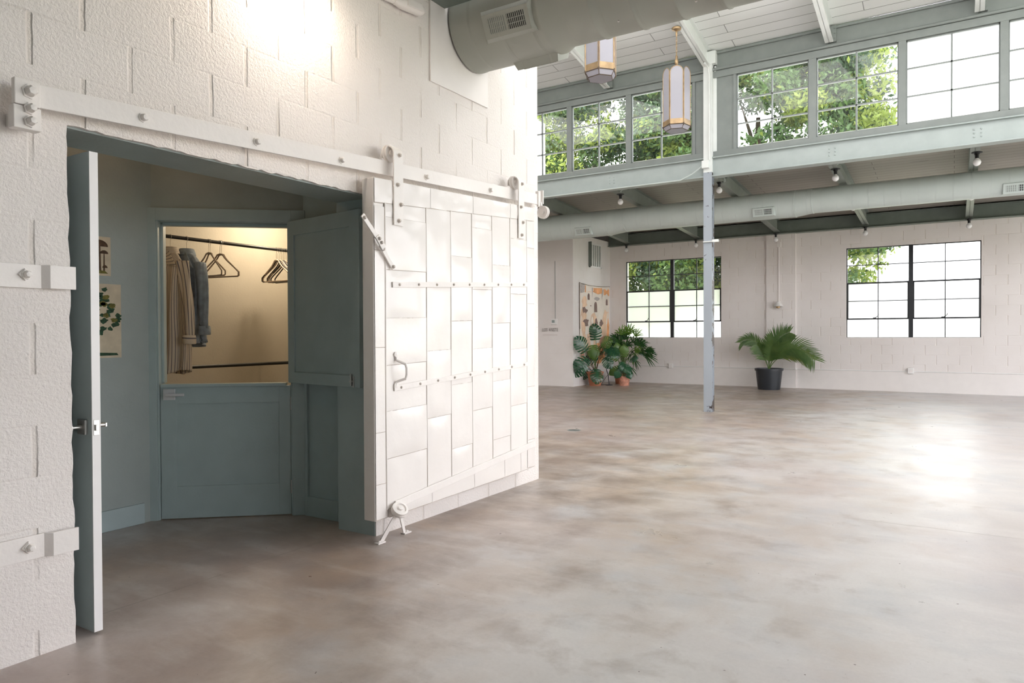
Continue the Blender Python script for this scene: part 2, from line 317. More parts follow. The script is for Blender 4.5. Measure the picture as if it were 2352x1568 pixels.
# ------------------------------------------------------------------ mesh builder
class MB:
    def __init__(s): s.v = []; s.f = []; s.m = []; s.uv = {}
    def add(s, vs, fs, mi=0):
        o = len(s.v); s.v += [tuple(v) for v in vs]
        for f in fs: s.f.append(tuple(i+o for i in f)); s.m.append(mi)
        return s
    def box(s, x0, x1, y0, y1, z0, z1, mi=0):
        return s.add([(x0, y0, z0), (x1, y0, z0), (x1, y1, z0), (x0, y1, z0), (x0, y0, z1), (x1, y0, z1), (x1, y1, z1), (x0, y1, z1)],
                     [(0, 3, 2, 1), (4, 5, 6, 7), (0, 1, 5, 4), (1, 2, 6, 5), (2, 3, 7, 6), (3, 0, 4, 7)], mi)
    def hexa(s, p, mi=0):  # 8 points bottom ccw then top ccw
        return s.add(p, [(0, 3, 2, 1), (4, 5, 6, 7), (0, 1, 5, 4), (1, 2, 6, 5), (2, 3, 7, 6), (3, 0, 4, 7)], mi)
    def obox(s, c, ax, size, mi=0):
        """box with centre c, three axes, full sizes"""
        a = [Vector(q).normalized()*(d/2) for q, d in zip(ax, size)]; c = Vector(c)
        P = [c+a[0]*i+a[1]*j+a[2]*k for k in (-1, 1) for i, j in ((-1, -1), (1, -1), (1, 1), (-1, 1))]
        return s.hexa(P, mi)
    def bar(s, p0, p1, wd, th, side, mi=0):
        """flat bar between points; side = direction of its thickness"""
        p0 = Vector(p0); p1 = Vector(p1); d = p1-p0; sd_ = Vector(side).normalized(); w_ = d.cross(sd_)
        return s.obox((p0+p1)/2, (d, w_, sd_), (d.length, wd, th), mi)
    def tube(s, pts, r, n=10, caps=True, mi=0):
        pts = [Vector(p) for p in pts]; rr = r if isinstance(r, (list, tuple)) else [r]*len(pts)
        vs = []; fs = []; up = None
        for i, p in enumerate(pts):
            d = (pts[min(i+1, len(pts)-1)]-pts[max(i-1, 0)]).normalized()
            if up is None: up = Vector((0, 0, 1)) if abs(d.z) < .9 else Vector((1, 0, 0))
            x = d.cross(up).normalized(); y = x.cross(d).normalized(); up = y
            for k in range(n): a = 2*PI*k/n; vs.append(p+(x*math.cos(a)+y*math.sin(a))*rr[i])
        for i in range(len(pts)-1):
            for k in range(n): a = i*n+k; b_ = i*n+(k+1) % n; fs.append((a, b_, b_+n, a+n))
        if caps: fs.append(tuple(range(n))[::-1]); fs.append(tuple(range((len(pts)-1)*n, len(pts)*n)))
        return s.add(vs, fs, mi)
    def lathe(s, prof, c, axis=(0, 0, 1), n=24, mi=0):
        """prof = [(radius, height)...]"""
        c = Vector(c); z = Vector(axis).normalized(); x = z.orthogonal().normalized(); y = z.cross(x); vs = []; fs = []
        for r, h in prof:
            for k in range(n): a = 2*PI*k/n; vs.append(c+z*h+(x*math.cos(a)+y*math.sin(a))*max(r, 1e-4))
        for i in range(len(prof)-1):
            for k in range(n): a = i*n+k; b_ = i*n+(k+1) % n; fs.append((a, b_, b_+n, a+n))
        return s.add(vs, fs, mi)
    def grid(s, fn, nu, nv, mi=0, uvf=None):
        o = len(s.v); vs = [fn(i/nu, j/nv) for j in range(nv+1) for i in range(nu+1)]
        fs = [(j*(nu+1)+i, j*(nu+1)+i+1, (j+1)*(nu+1)+i+1, (j+1)*(nu+1)+i) for j in range(nv) for i in range(nu)]
        s.add(vs, fs, mi)
        if uvf:
            for j in range(nv+1):
                for i in range(nu+1): s.uv[o+j*(nu+1)+i] = uvf(i/nu, j/nv)
        return s
    def prism(s, poly, fn, d0, d1, mi=0):
        """poly 2d ccw, fn(u,v,d) -> 3d"""
        n = len(poly); vs = [fn(u, v, d0) for u, v in poly]+[fn(u, v, d1) for u, v in poly]
        fs = [tuple(range(n))[::-1], tuple(range(n, 2*n))]+[(i, (i+1) % n, n+(i+1) % n, n+i) for i in range(n)]
        return s.add(vs, fs, mi)
    def bolt(s, c, axis, r=.014, h=.012, n=8, mi=0):
        return s.lathe([(0, -.002), (r*1.35, -.002), (r*1.35, h*.25), (r, h*.25), (r, h*.8), (r*.7, h*1.1), (0, h*1.15)], c, axis, n, mi)
    def build(s, name, mats, parent=None, smooth=False, bevel=0, seg=2, solid=0, sub=0, angle=None):
        me = bpy.data.meshes.new(name); me.from_pydata(s.v, [], s.f); me.update()
        if isinstance(mats, str): mats = [mats]
        for q in mats: me.materials.append(M[q])
        if len(mats) > 1: me.polygons.foreach_set('material_index', s.m)
        if s.uv:
            ul = me.uv_layers.new(name='UVMap')
            for l in me.loops: ul.data[l.index].uv = s.uv.get(l.vertex_index, (0, 0))
        bm = bmesh.new(); bm.from_mesh(me)
        bmesh.ops.recalc_face_normals(bm, faces=bm.faces); bm.to_mesh(me); bm.free()
        if smooth:
            me.polygons.foreach_set('use_smooth', [True]*len(me.polygons))
            try: me.set_sharp_from_angle(angle=math.radians(angle or 40))
            except Exception: pass
        o = bpy.data.objects.new(name, me); COL.objects.link(o)
        if solid: md = o.modifiers.new('solid', 'SOLIDIFY'); md.thickness = solid
        if bevel: md = o.modifiers.new('bevel', 'BEVEL'); md.width = bevel; md.segments = seg; md.limit_method = 'ANGLE'
        if sub: md = o.modifiers.new('sub', 'SUBSURF'); md.levels = sub; md.render_levels = sub
        if parent is not None: attach(o, parent)
        return o
def attach(o, parent):
    o.parent = parent
    off = Vector(parent.location) if parent.type == 'EMPTY' else Vector((0, 0, 0))
    o.matrix_parent_inverse = Matrix.Translation(-off)
def tag(o, label=None, cat=None, group=None, kind=None):
    if label: o['label'] = label
    if cat: o['category'] = cat
    if group: o['group'] = group
    if kind: o['kind'] = kind
    return o
def thing(name, loc, label, cat, group=None, kind=None):
    o = bpy.data.objects.new(name, None); COL.objects.link(o); o.location = loc; o.empty_display_size = .1
    return tag(o, label, cat, group, kind)
def copy_tree(o, parent=None):
    c = o.copy(); COL.objects.link(c)
    if parent is not None: c.parent = parent; c.matrix_parent_inverse = o.matrix_parent_inverse.copy()
    for ch in list(o.children): copy_tree(ch, c)
    return c
def struct(o): o['kind'] = 'structure'; return o
random.seed(7)
def jit(a): return random.uniform(-a, a)

# ------------------------------------------------------------------ large structure
WX = -3.045; WB = -3.365      # room face and vestibule face of the block wall with the opening
YR = 16.85                    # far wall with the windows
YC = 11.15                    # clerestory line
OY0, OY1, OZ = 1.459, 3.240, 2.112   # opening
WE = 5.265                    # end of the block wall
mb = MB(); mb.add([(-12, -7, 0), (12, -7, 0), (12, 17.1, 0), (-12, 17.1, 0)], [(0, 1, 2, 3)])
mb.add([(-12, -7, -.2), (12, -7, -.2), (12, 17.1, -.2), (-12, 17.1, -.2)], [(3, 2, 1, 0)])
struct(mb.build('floor', 'concrete_floor'))
mb = MB(); mb.add([(-90, -60, -.25), (90, -60, -.25), (90, 120, -.25), (-90, 120, -.25)], [(0, 1, 2, 3)])
tag(mb.build('ground', 'outdoor_ground'), kind='structure')

# block wall: front outline with rough opening edges, extruded
def rough_line(p, q, n, a):
    out = []
    for i in range(n):
        f = i/n; out.append((p[0]+(q[0]-p[0])*f+(jit(a) if i else 0), p[1]+(q[1]-p[1])*f+(jit(a) if i else 0)))
    return out
TOPW = 5.1
mb = MB(); fn = lambda u, v, d: (d, u, v)
e = [(-6.9, 0)] + rough_line((OY0+.012, 0), (OY0, OZ), 46, .0045) + [(OY0, OZ), (OY0, TOPW), (-6.9, TOPW)]
mb.prism(e, fn, WB, WX)
mb.prism([(OY0, TOPW)] + rough_line((OY0, OZ), (OY1, OZ), 60, .0045) + [(OY1, OZ), (OY1, TOPW)], fn, WB, WX)
mb.prism([(OY1, 0), (WE, 0), (WE, TOPW), (OY1, TOPW)], fn, WB, WX)
struct(mb.build('wall_left', 'block_white'))
# the lining of the opening, painted sage
mb = MB(); mb.box(WB-.002, WX-.008, OY1-.004, OY1+.05, 0, OZ-.004); struct(mb.build('trim_1', 'sage'))
mb = MB(); mb.box(WB-.002, WX-.02, OY0-.02, OY1, OZ-.006, OZ+.03); struct(mb.build('trim_2', 'sage_wall'))
# block core behind the wall (utility rooms), closes the plan
mb = MB(); mb.box(-9.5, WB-.001, WE-.15, WE, 0, TOPW); struct(mb.build('wall_core', 'block_white'))
mb = MB(); mb.box(-9.65, -9.5, -7, YR, 0, 7); struct(mb.build('wall_west', 'smooth_white'))

# vestibule
U = Vector((.761, .649, 0)); NN = Vector((.649, -.761, 0)); L0 = Vector((-4.566, 2.760, 0))
def dp(s, z, o=0): return L0+U*s+NN*o+Vector((0, 0, z))
VZ = 2.62
mb = MB(); mb.box(-4.75, -4.6, 1.2, 2.80, 0, VZ); struct(mb.build('wall_vestibule_left', 'sage_wall'))
mb = MB(); mb.box(-4.6, WB, 1.2, 1.35, 0, VZ); struct(mb.build('wall_vestibule_side', 'sage_wall'))
def dbox(mb, s0, s1, o0, o1, z0, z1, mi=0):
    return mb.hexa([dp(s0, z0, o0), dp(s1, z0, o0), dp(s1, z0, o1), dp(s0, z0, o1), dp(s0, z1, o0), dp(s1, z1, o0), dp(s1, z1, o1), dp(s0, z1, o1)], mi)
mb = MB()
dbox(mb, -.30, -.005, -.12, 0, 0, VZ); dbox(mb, .865, 1.02, -.12, 0, 0, VZ); dbox(mb, -.005, .865, -.12, 0, 2.045, VZ)
struct(mb.build('wall_diagonal', 'sage_wall'))
mb = MB(); YV = 3.375
mb.box(-3.84, WB, YV, YV+.12, 0, VZ)
# wainscot frame: rails and stiles standing proud of the panel
mb.box(-3.82, -3.795, YV-.018, YV, 0, 1.35); mb.box(-3.50, WB, YV-.018, YV, 0, 1.35); mb.box(-3.795, -3.50, YV-.018, YV, 0, .135); mb.box(-3.795, -3.50, YV-.018, YV, 1.2, 1.35)
struct(mb.build('wall_vestibule_right', 'sage', bevel=.002))
mb = MB(); mb.box(-4.6, WB, 1.35, 3.5, VZ, VZ+.1); struct(mb.build('ceiling_vestibule', 'sage_wall'))
mb = MB(); mb.box(-4.6, -4.585, 1.35, 2.66, 0, .135); struct(mb.build('baseboard_left', 'sage', bevel=.003))
mb = MB()
dbox(mb, -.11, -.012, 0, .02, 0, 2.12); dbox(mb, .872, .965, 0, .02, 0, 2.12); dbox(mb, -.012, .872, 0, .02, 2.035, 2.12)
dbox(mb, -.012, .0, -.12, .012, 0, 2.045); dbox(mb, .862, .872, -.12, .012, 0, 2.045); dbox(mb, 0, .862, -.12, .012, 2.03, 2.045)
dbox(mb, .0, .016, -.10, -.045, .93, 2.03); dbox(mb, .845, .862, -.10, -.045, .93, 2.03); dbox(mb, 0, .862, -.10, -.045, 2.01, 2.03)
struct(mb.build('trim_3', 'sage', bevel=.002))

# closet room behind the diagonal door
CX = -5.6
mb = MB(); mb.box(CX-.12, CX, 2.7, 5.12, 0, 2.45); struct(mb.build('wall_closet_back', 'closet_wall'))
mb = MB(); mb.box(CX, -3.84, 5.0, 5.1, 0, 2.45); struct(mb.build('wall_closet_right', 'closet_wall'))
mb = MB(); mb.box(CX, -4.76, 2.7, 2.80, 0, 2.45); struct(mb.build('wall_closet_left', 'closet_wall'))
mb = MB(); mb.box(-3.95, -3.84, 3.5, 5.0, 0, 2.45); struct(mb.build('wall_closet_front', 'closet_wall'))
mb = MB(); mb.box(CX-.1, -3.84, 2.7, 5.1, 2.45, 2.55); struct(mb.build('ceiling_closet', 'closet_wall'))

# far wall with two window openings
def wall_with_holes(name, xa, xb, za, zb, y0, y1, holes, m_, axis='X'):
    xs = sorted({xa, xb, *[h for q in holes for h in q[:2]]}); zs = sorted({za, zb, *[h for q in holes for h in q[2:]]})
    bm = bmesh.new()
    def inhole(x, z): return any(q[0] < x < q[1] and q[2] < z < q[3] for q in holes)
    vd = {}
    def V(x, y, z):
        k = (round(x, 4), round(y, 4), round(z, 4))
        if k not in vd: vd[k] = bm.verts.new((x, y, z))
        return vd[k]
    cells = {(i, j) for i in range(len(xs)-1) for j in range(len(zs)-1) if not inhole((xs[i]+xs[i+1])/2, (zs[j]+zs[j+1])/2)}
    for i, j in cells:
        x0, x1, z0, z1 = xs[i], xs[i+1], zs[j], zs[j+1]
        bm.faces.new([V(x0, y0, z0), V(x1, y0, z0), V(x1, y0, z1), V(x0, y0, z1)]); bm.faces.new([V(x0, y1, z1), V(x1, y1, z1), V(x1, y1, z0), V(x0, y1, z0)])
        if (i-1, j) not in cells: bm.faces.new([V(x0, y0, z0), V(x0, y0, z1), V(x0, y1, z1), V(x0, y1, z0)])
        if (i+1, j) not in cells: bm.faces.new([V(x1, y0, z0), V(x1, y1, z0), V(x1, y1, z1), V(x1, y0, z1)])
        if (i, j-1) not in cells: bm.faces.new([V(x0, y0, z0), V(x0, y1, z0), V(x1, y1, z0), V(x1, y0, z0)])
        if (i, j+1) not in cells: bm.faces.new([V(x0, y0, z1), V(x1, y0, z1), V(x1, y1, z1), V(x0, y1, z1)])
    bmesh.ops.recalc_face_normals(bm, faces=bm.faces)
    me = bpy.data.meshes.new(name); bm.to_mesh(me); bm.free(); me.materials.append(M[m_])
    o = bpy.data.objects.new(name, me); COL.objects.link(o); return struct(o)
LOWW = [(-7.14, -4.70), (-1.986, .462), (3.17, 5.62)]
WZ0, WZ1 = 1.14, 3.08
wall_with_holes('wall_far', -9.5, 6.5, 0, 3.80, YR, YR+.2, [(a, b_, WZ0, WZ1) for a, b_ in LOWW], 'block_far_x')
mb = MB(); mb.box(-3.655, -3.02, YR-.05, YR, 0, 3.5); struct(mb.build('trim_4', 'block_far_x'))
# thicker lower course of the far wall, its top a thin ledge
mb = MB(); mb.box(-7.57, -3.66, YR-.012, YR, 0, .42); mb.box(-3.015, 6.5, YR-.012, YR, 0, .42); mb.box(-3.66, -3.015, YR-.062, YR-.05, 0, .42)
struct(mb.build('baseboard_far', 'smooth_white'))
# box room that carries the tapestry
mb = MB(); mb.box(-9.5, -7.58, 14.75, YR, 0, 3.62); struct(mb.build('wall_box_room', 'block_far_y'))
mb = MB(); mb.box(-8.53, -8.50, 14.735, 14.75, 0, 2.9); struct(mb.build('trim_5', 'smooth_white'))

# roofs
def slab(name, x0, x1, ya, za, yb, zb, th, m_):
    """plane between (ya,za) and (yb,zb); local frame lies in the slope so planks follow it"""
    d = Vector((0, yb-ya, zb-za)); Ln = d.length; d.normalize(); n = Vector((1, 0, 0)).cross(d)
    mb = MB(); mb.box(x0, x1, 0, Ln, 0, th); o = mb.build(name, m_)
    o.matrix_world = Matrix.Translation((0, ya, za)) @ Matrix((Vector((1, 0, 0)), d, n)).transposed().to_4x4()
    return struct(o)
slab('ceiling', -9.6, 6.5, 8.6, 6.153, YC+.05, 5.72, .12, 'plank_nave')
slab('ceiling.001', -9.6, 6.5, 3.85, 5.72, 6.2, 6.119, .12, 'plank_nave')
slab('ceiling.002', -9.6, 6.5, YC+.15, 4.13, YR+.4, 3.77, .035, 'plank_aisle')
slab('ceiling.003', WX, 6.5, -6.9, 3.12, 3.78, 3.80, .12, 'plank_near')
mb = MB(); mb.box(-9.6, WX, -6.9, WE, TOPW, TOPW+.12); struct(mb.build('ceiling.004', 'plank_near'))

slab('fill_skylight', -9.6, 6.5, 7.5, 6.34, 8.6, 6.153, .012, 'glass_opal'); slab('fill_skylight.001', -9.6, 6.5, 6.2, 6.119, 7.5, 6.34, .012, 'glass_opal')  # opal ridge strips, out of view, added to brighten the hall
mb = MB(); mb.box(-9.75, -9.65, -7, YR, 0, .01) if False else mb.box(WB-6.3, 6.5, -7.0, -6.9, 0, 3.2); struct(mb.build('wall_back_blocker', 'smooth_white'))  # unseen wall added to cut daylight from behind the camera
mb = MB(); mb.box(6.5, 6.6, -7.0, .5, 0, 3.2); struct(mb.build('wall_right_blocker', 'smooth_white'))  # unseen partial wall added to reduce daylight on the block wall
for nm_, y0, z0, y1, z1 in (('roof', YC+.2, 4.175, YR+.4, 3.815), ('roof.001', -6.9, 3.25, 3.7, 3.925)):
    slab(nm_, -9.6 if nm_ == 'roof' else WX+.1, 6.5, y0, z0, y1, z1, .02, 'bounce_membrane')  # white roof skins added to bounce sunlight onto the nave ceiling

# ------------------------------------------------------------------ clerestory: beam, sill, windows, column
XL, XR_ = -9.5, 6.5
mb = MB()
mb.box(XL, XR_, YC+.02, YC+.10, 3.745, 4.035)
mb.box(XL, XR_, YC-.035, YC+.15, 3.728, 3.747); mb.box(XL, XR_, YC-.035, YC+.15, 4.018, 4.035)
bm_ = mb.build('steel_beam', 'beam_green', bevel=.003)
t = thing('steel_beam', (0, YC, 3.73), 'long pale green steel beam under the clerestory windows, held by the column', 'beam'); attach(bm_, t); bm_.name = 'beam_web'
bay = [-6.81, -4.987, -3.2, -1.505, .262, 2.05, 3.85, 5.65]
for i, bx in enumerate(bay):
    if abs(bx+3.2) < .1: continue
    for k, zz in enumerate((3.835, 3.885, 3.935)):
        for dx in (-.04, .04):
            if -6 < bx < 1: MB().bolt((bx+dx, YC+.02, zz), (0, -1, 0), .011, .012).build('rivet', 'beam_green', t, smooth=True)
mb = MB()  # sill strip, head strip, header panel, column side panels
mb.box(XL, XR_, YC+.03, YC+.13, 4.045, 4.135); mb.box(XL, XR_, YC+.005, YC+.05, 4.035, 4.052)
mb.box(XL, XR_, YC+.03, YC+.13, 5.295, 5.40); mb.box(XL, XR_, YC+.05, YC+.12, 5.40, 5.72)
mb.tube([(XL, YC+.02, 5.425), (XR_, YC+.02, 5.425)], .022, 10)
mb.box(XL, XR_, YC+.015, YC+.09, 5.665, 5.70)
struct(mb.build('trim_6', 'beam_grey', bevel=.003))
wins = [(-6.91, -5.867), (-5.771, -4.735), (-4.64, -3.591), (-2.881, -1.831), (-1.724, -.663), (-.568, .503), (.596, 1.66), (2.36, 3.41), (3.51, 4.57), (4.67, 5.73)]
mb = MB(); ends = [XL]+[v for a, b_ in wins for v in (a, b_)]+[XR_]
for i in range(0, len(ends), 2): 
    if ends[i+1]-ends[i] > .2: mb.box(ends[i], ends[i+1], YC+.06, YC+.11, 4.13, 5.30)
    else: mb.box(ends[i], ends[i+1], YC+.035, YC+.12, 4.13, 5.30)
for x in (-3.56, -2.91): mb.box(x-.022, x+.022, YC+.04, YC+.06, 4.13, 5.30)
struct(mb.build('trim_7', 'beam_grey', bevel=.003))
for i, (a, b_) in enumerate(wins):
    z0, z1 = 4.138, 5.292; y = YC+.085; mb = MB()
    mb.box(a, a+.014, y-.02, y+.02, z0, z1); mb.box(b_-.014, b_, y-.02, y+.02, z0, z1)
    mb.box(a, b_, y-.02, y+.02, z0, z0+.016); mb.box(a, b_, y-.02, y+.02, z1-.016, z1)
    mx_ = (a+b_)/2; mb.box(mx_-.011, mx_+.011, y-.016, y+.016, z0, z1)
    for k in (1, 2): zz = z0+(z1-z0)*k/3; mb.box(a, b_, y-.016, y+.016, zz-.010, zz+.010)
    fr_ = mb.build('window_%d' % (i+1), 'beam_grey'); struct(fr_)
    mb = MB(); mb.box(a+.01, b_-.01, y-.002, y+.002, z0+.01, z1-.01); mb.build('glass', 'glass_clear', fr_)

# column with its conduit
t = thing('steel_column', (-3.305, YC-.02, 0), 'blue-grey steel column with chipped paint standing alone in the hall', 'column')
cx0, cx1, cy0, cy1 = -3.377, -3.243, 11.10, 11.24
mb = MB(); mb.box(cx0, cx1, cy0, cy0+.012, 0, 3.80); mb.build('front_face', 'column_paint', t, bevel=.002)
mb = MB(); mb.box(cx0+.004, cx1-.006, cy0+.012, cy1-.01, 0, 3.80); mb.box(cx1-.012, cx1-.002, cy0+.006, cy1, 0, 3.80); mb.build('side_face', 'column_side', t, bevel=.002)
mb = MB(); mb.box(cx0, cx1, cy0+.002, cy1, 3.80, 5.70); mb.box(cx1, cx1+.05, cy1-.04, cy1-.02, 4.04, 5.70); mb.box(cx0-.005, cx1+.06, cy0-.004, cy1, 5.50, 5.70); mb.build('upper_post', 'rafter_white', t, bevel=.003)
for k in range(4):
    MB().bolt((cx1+.03, cy1-.045, 5.40+.07*k), (0, -1, 0), .013, .014).build('bolt', 'rafter_white', t, smooth=True)
mb = MB(); mb.box(cx0-.01, cx1-.035, cy0-.06, cy0, 3.86, 3.98); mb.build('junction_box', 'rafter_white', t, bevel=.004)
mb = MB(); mb.tube([(cx1-.03, cy0-.03, 3.98), (cx1-.03, cy0-.03, 5.33), (cx1-.035, cy0-.07, 5.42), (cx1-.05, cy0-.20, 5.455)], .014, 8); mb.build('conduit', 'rafter_white', t, smooth=True)
mb = MB(); mb.tube([(cx0, cy0-.02, 2.70), (cx1+.12, cy0-.02, 2.70)], .010, 8); mb.box(cx1+.02, cx1+.11, cy0-.05, cy0, 2.685, 2.725); mb.build('latch', 'rafter_white', t)

# nave rafters and near rafters
rx = [-8.55, -6.81, -5.056, -3.323, -1.542, .277, 2.05, 3.85, 5.65]
nm = {-5.056: 'white roof rafter left of the steel column, ending behind the lantern nearer the duct', -3.323: 'white roof rafter that lands on top of the steel column',
      -1.542: 'white roof rafter ending over the second window right of the column', .277: 'white roof rafter at the top right corner, right of all the others'}
for x in rx:
    mb = MB(); h = .27
    def zc(y): return 6.34-(y-7.5)*(6.34-5.72)/(YC+.05-7.5) if y > 7.5 else 6.34-(7.5-y)*(6.34-5.72)/3.65
    for ya, yb in ((YC-.02, 7.5), (7.5, 3.95)):
        for x0, x1, d0, d1 in ((x-.055, x+.055, -h, -h+.014), (x-.006, x+.006, -h, 0), (x-.055, x+.055, -.014, -.002)):
            mb.hexa([(x0, ya, zc(ya)+d0), (x1, ya, zc(ya)+d0), (x1, yb, zc(yb)+d0), (x0, yb, zc(yb)+d0), (x0, ya, zc(ya)+d1), (x1, ya, zc(ya)+d1), (x1, yb, zc(yb)+d1), (x0, yb, zc(yb)+d1)])
    o = mb.build('roof_rafter', 'rafter_white')
    if -6 < x < 1 and abs(x+3.323) > .1:
        mb = MB(); mb.box(x-.02, x+.09, YC+.0, YC+.05, 5.47, 5.70)
        for k in range(3): mb.bolt((x+.07, YC, 5.52+.07*k), (0, -1, 0), .010, .012)
        mb.build('end_plate', 'beam_grey', o)
    if x in nm: tag(o, nm[x], 'rafter', 'white rafters of the high roof')
    else: tag(o, 'white steel rafter of the high roof beyond the four above the clerestory windows', 'rafter', 'white rafters of the high roof')

# low aisle rafters
ax = [-8.8, -7.01, -5.229, -3.40, -1.59, .25, 2.05, 3.85, 5.65]
al = {-7.01: 'low green rafter nearest the tapestry wall, over the left edge of the left window', -5.229: 'low green rafter above the left window, just left of the column',
      -3.40: 'low green rafter that ends above the wall sconce', -1.59: 'low green rafter that ends over the left end of the right window', .25: 'low green rafter that ends over the right end of the right window'}
for x in ax:
    za = lambda y: 3.77+(YR+.4-y)*(4.13-3.77)/(YR+.4-YC-.15)
    mb = MB(); h = .27; ya, yb = YC+.16, YR-.16
    for x0, x1, d0, d1 in ((x-.06, x+.06, -h, -h+.014), (x-.006, x+.006, -h, 0), (x-.06, x+.06, -.014, -.002)):
        mb.hexa([(x0, ya, za(ya)+d0), (x1, ya, za(ya)+d0), (x1, yb, za(yb)+d0), (x0, yb, za(yb)+d0), (x0, ya, za(ya)+d1), (x1, ya, za(ya)+d1), (x1, yb, za(yb)+d1), (x0, yb, za(yb)+d1)])
    o = mb.build('aisle_rafter', 'low_rafter')
    if -8 < x < 1:
        for k in range(7):
            y = YC+.25+.17*k
            mb = MB(); mb.box(x+.006, x+.04, y-.02, y+.02, za(y)-.10, za(y)-.06)
            mb.build('clip', 'dark_green', o)
    if x in al: tag(o, al[x], 'rafter', 'green rafters of the low aisle roof')
    else: tag(o, 'low green aisle rafter beyond the five that carry bulbs', 'rafter', 'green rafters of the low aisle roof')
mb = MB(); mb.box(-7.57, 6.5, YR-.11, YR-.02, 3.50, 3.775); mb.box(-7.57, 6.5, YR-.16, YR-.0, 3.485, 3.503); mb.box(-7.57, 6.5, YR-.16, YR-.0, 3.76, 3.775)
tag(mb.build('eave_beam', 'dark_green', bevel=.003), 'dark green steel beam along the top of the far wall above both windows', 'beam')
mb = MB(); mb.box(WX+.002, 6.5, 3.80, 3.90, 3.57, 3.86); mb.box(WX+.002, 6.5, 3.76, 3.95, 3.54, 3.56)
tag(mb.build('header_beam', 'dark_green', bevel=.003), 'dark green beam crossing overhead beside the near duct, touching the block wall', 'beam')

# ------------------------------------------------------------------ lower windows
def low_window(idx, xa, xb):
    y = YR+.06; zr = [WZ0, 1.535, 1.925, 2.315, 2.70, WZ1]; xm = (xa+xb)/2
    root = bpy.data.objects.new('window_%d' % idx, None); COL.objects.link(root); root.location = ((xa+xb)/2, YR+.1, WZ0); struct(root)
    mb = MB()
    mb.box(xa, xa+.018, y-.02, y+.02, WZ0, WZ1); mb.box(xb-.018, xb, y-.02, y+.02, WZ0, WZ1)
    mb.box(xa, xb, y-.02, y+.02, WZ1-.018, WZ1); mb.box(xa, xb, y-.02, y+.02, WZ0, WZ0+.008)
    mb.box(xm-.042, xm+.042, y-.04, y+.03, WZ0, WZ1)
    for a, b_ in ((xa, xm), (xm, xb)):
        c_ = (a+b_)/2; mb.box(c_-.009, c_+.009, y-.012, y+.012, WZ0, WZ1)
        for k in (2, 4): mb.box(a, b_, y-.011, y+.011, zr[k]-.009, zr[k]+.009)
    mb.build('frame', 'frame_black', root)
    for a, b_ in ((xa+.018, xm-.042), (xm+.042, xb-.018)):
        mb = MB(); z0, z1 = zr[1], zr[3]; q = .022
        mb.box(a, b_, y-.035, y-.012, z0-q/2, z0+q); mb.box(a, b_, y-.035, y-.012, z1-q, z1+q/2)
        mb.box(a, a+q, y-.035, y-.012, z0, z1); mb.box(b_-q, b_, y-.035, y-.012, z0, z1)
        s_ = mb.build('vent_sash', 'frame_black', root)
        mb = MB(); xc = (a+b_)/2-.03; mb.box(xc-.05, xc+.01, y-.06, y-.035, z0+.02, z0+.035); mb.tube([(xc, y-.06, z0+.03), (xc+.05, y-.10, z0+.07), (xc+.055, y-.10, z0+.10)], .008, 6)
        mb.build('latch', 'frame_black', s_)
    mb = MB(); mb.box(xa+.01, xb-.01, y-.003, y+.003, zr[3], WZ1-.01); mb.build('clear_glass', 'glass_clear', root)
    mb = MB(); mb.add([(xa+.01, y, WZ0+.003), (xb-.01, y, WZ0+.003), (xb-.01, y, zr[3]), (xa+.01, y, zr[3])], [(0, 1, 2, 3)]); mb.build('frosted_glass', 'glass_frosted', root)
    mb = MB(); mb.box(xa-.0, xb+.0, YR-.004, YR+.2, WZ0-.012, WZ0+.001); mb.build('sill', 'smooth_white', root)
for i, (a, b_) in enumerate(LOWW): low_window(20+i, a, b_)

# ------------------------------------------------------------------ doors of the vestibule
def lever(parent, base, nrm, along, m_='nickel', ln=.11, rose=.062):
    """square rose with a straight lever"""
    nrm = Vector(nrm).normalized(); al = Vector(along).normalized(); up = nrm.cross(al); b = Vector(base)
    mb = MB(); mb.obox(b+nrm*.006, (nrm, al, up), (.012, rose, rose)); r = mb.build('lever_handle', m_, parent, bevel=.0015)
    mb = MB(); mb.tube([b+nrm*.012, b+nrm*.055], .009, 10); mb.obox(b+nrm*.052+al*(ln/2-.01), (al, up, nrm), (ln, .018, .009)); mb.build('lever', m_, r, bevel=.0015)
    return r
DY0, DY1 = 1.546, 1.582
t = thing('open_door', (-3.46, DY0, 0), 'slim blue-grey door standing wide open edge-on at the left of the opening', 'door')
mb = MB(); mb.box(-3.862, -3.054, DY0, DY1, .012, 2.028); mb.build('door_slab', 'sage', t, bevel=.0015)
mb = MB(); mb.box(-3.055, -3.050, DY0+.0008, DY1-.0008, .013, 2.027); tag(mb.build('door_edge', 'door_edge', t), 'pale white door edge')
mb = MB(); mb.box(-3.051, -3.0485, DY0+.006, DY1-.006, .84, .905); mb.box(-3.049, -3.040, DY0+.011, DY1-.013, .86, .885); mb.build('latch_plate', 'nickel', t, bevel=.001)
lever(t, (-3.115, DY0, .873), (0, -1, 0), (-1, 0, 0)); lever(t, (-3.115, DY1, .873), (0, 1, 0), (-1, 0, 0))

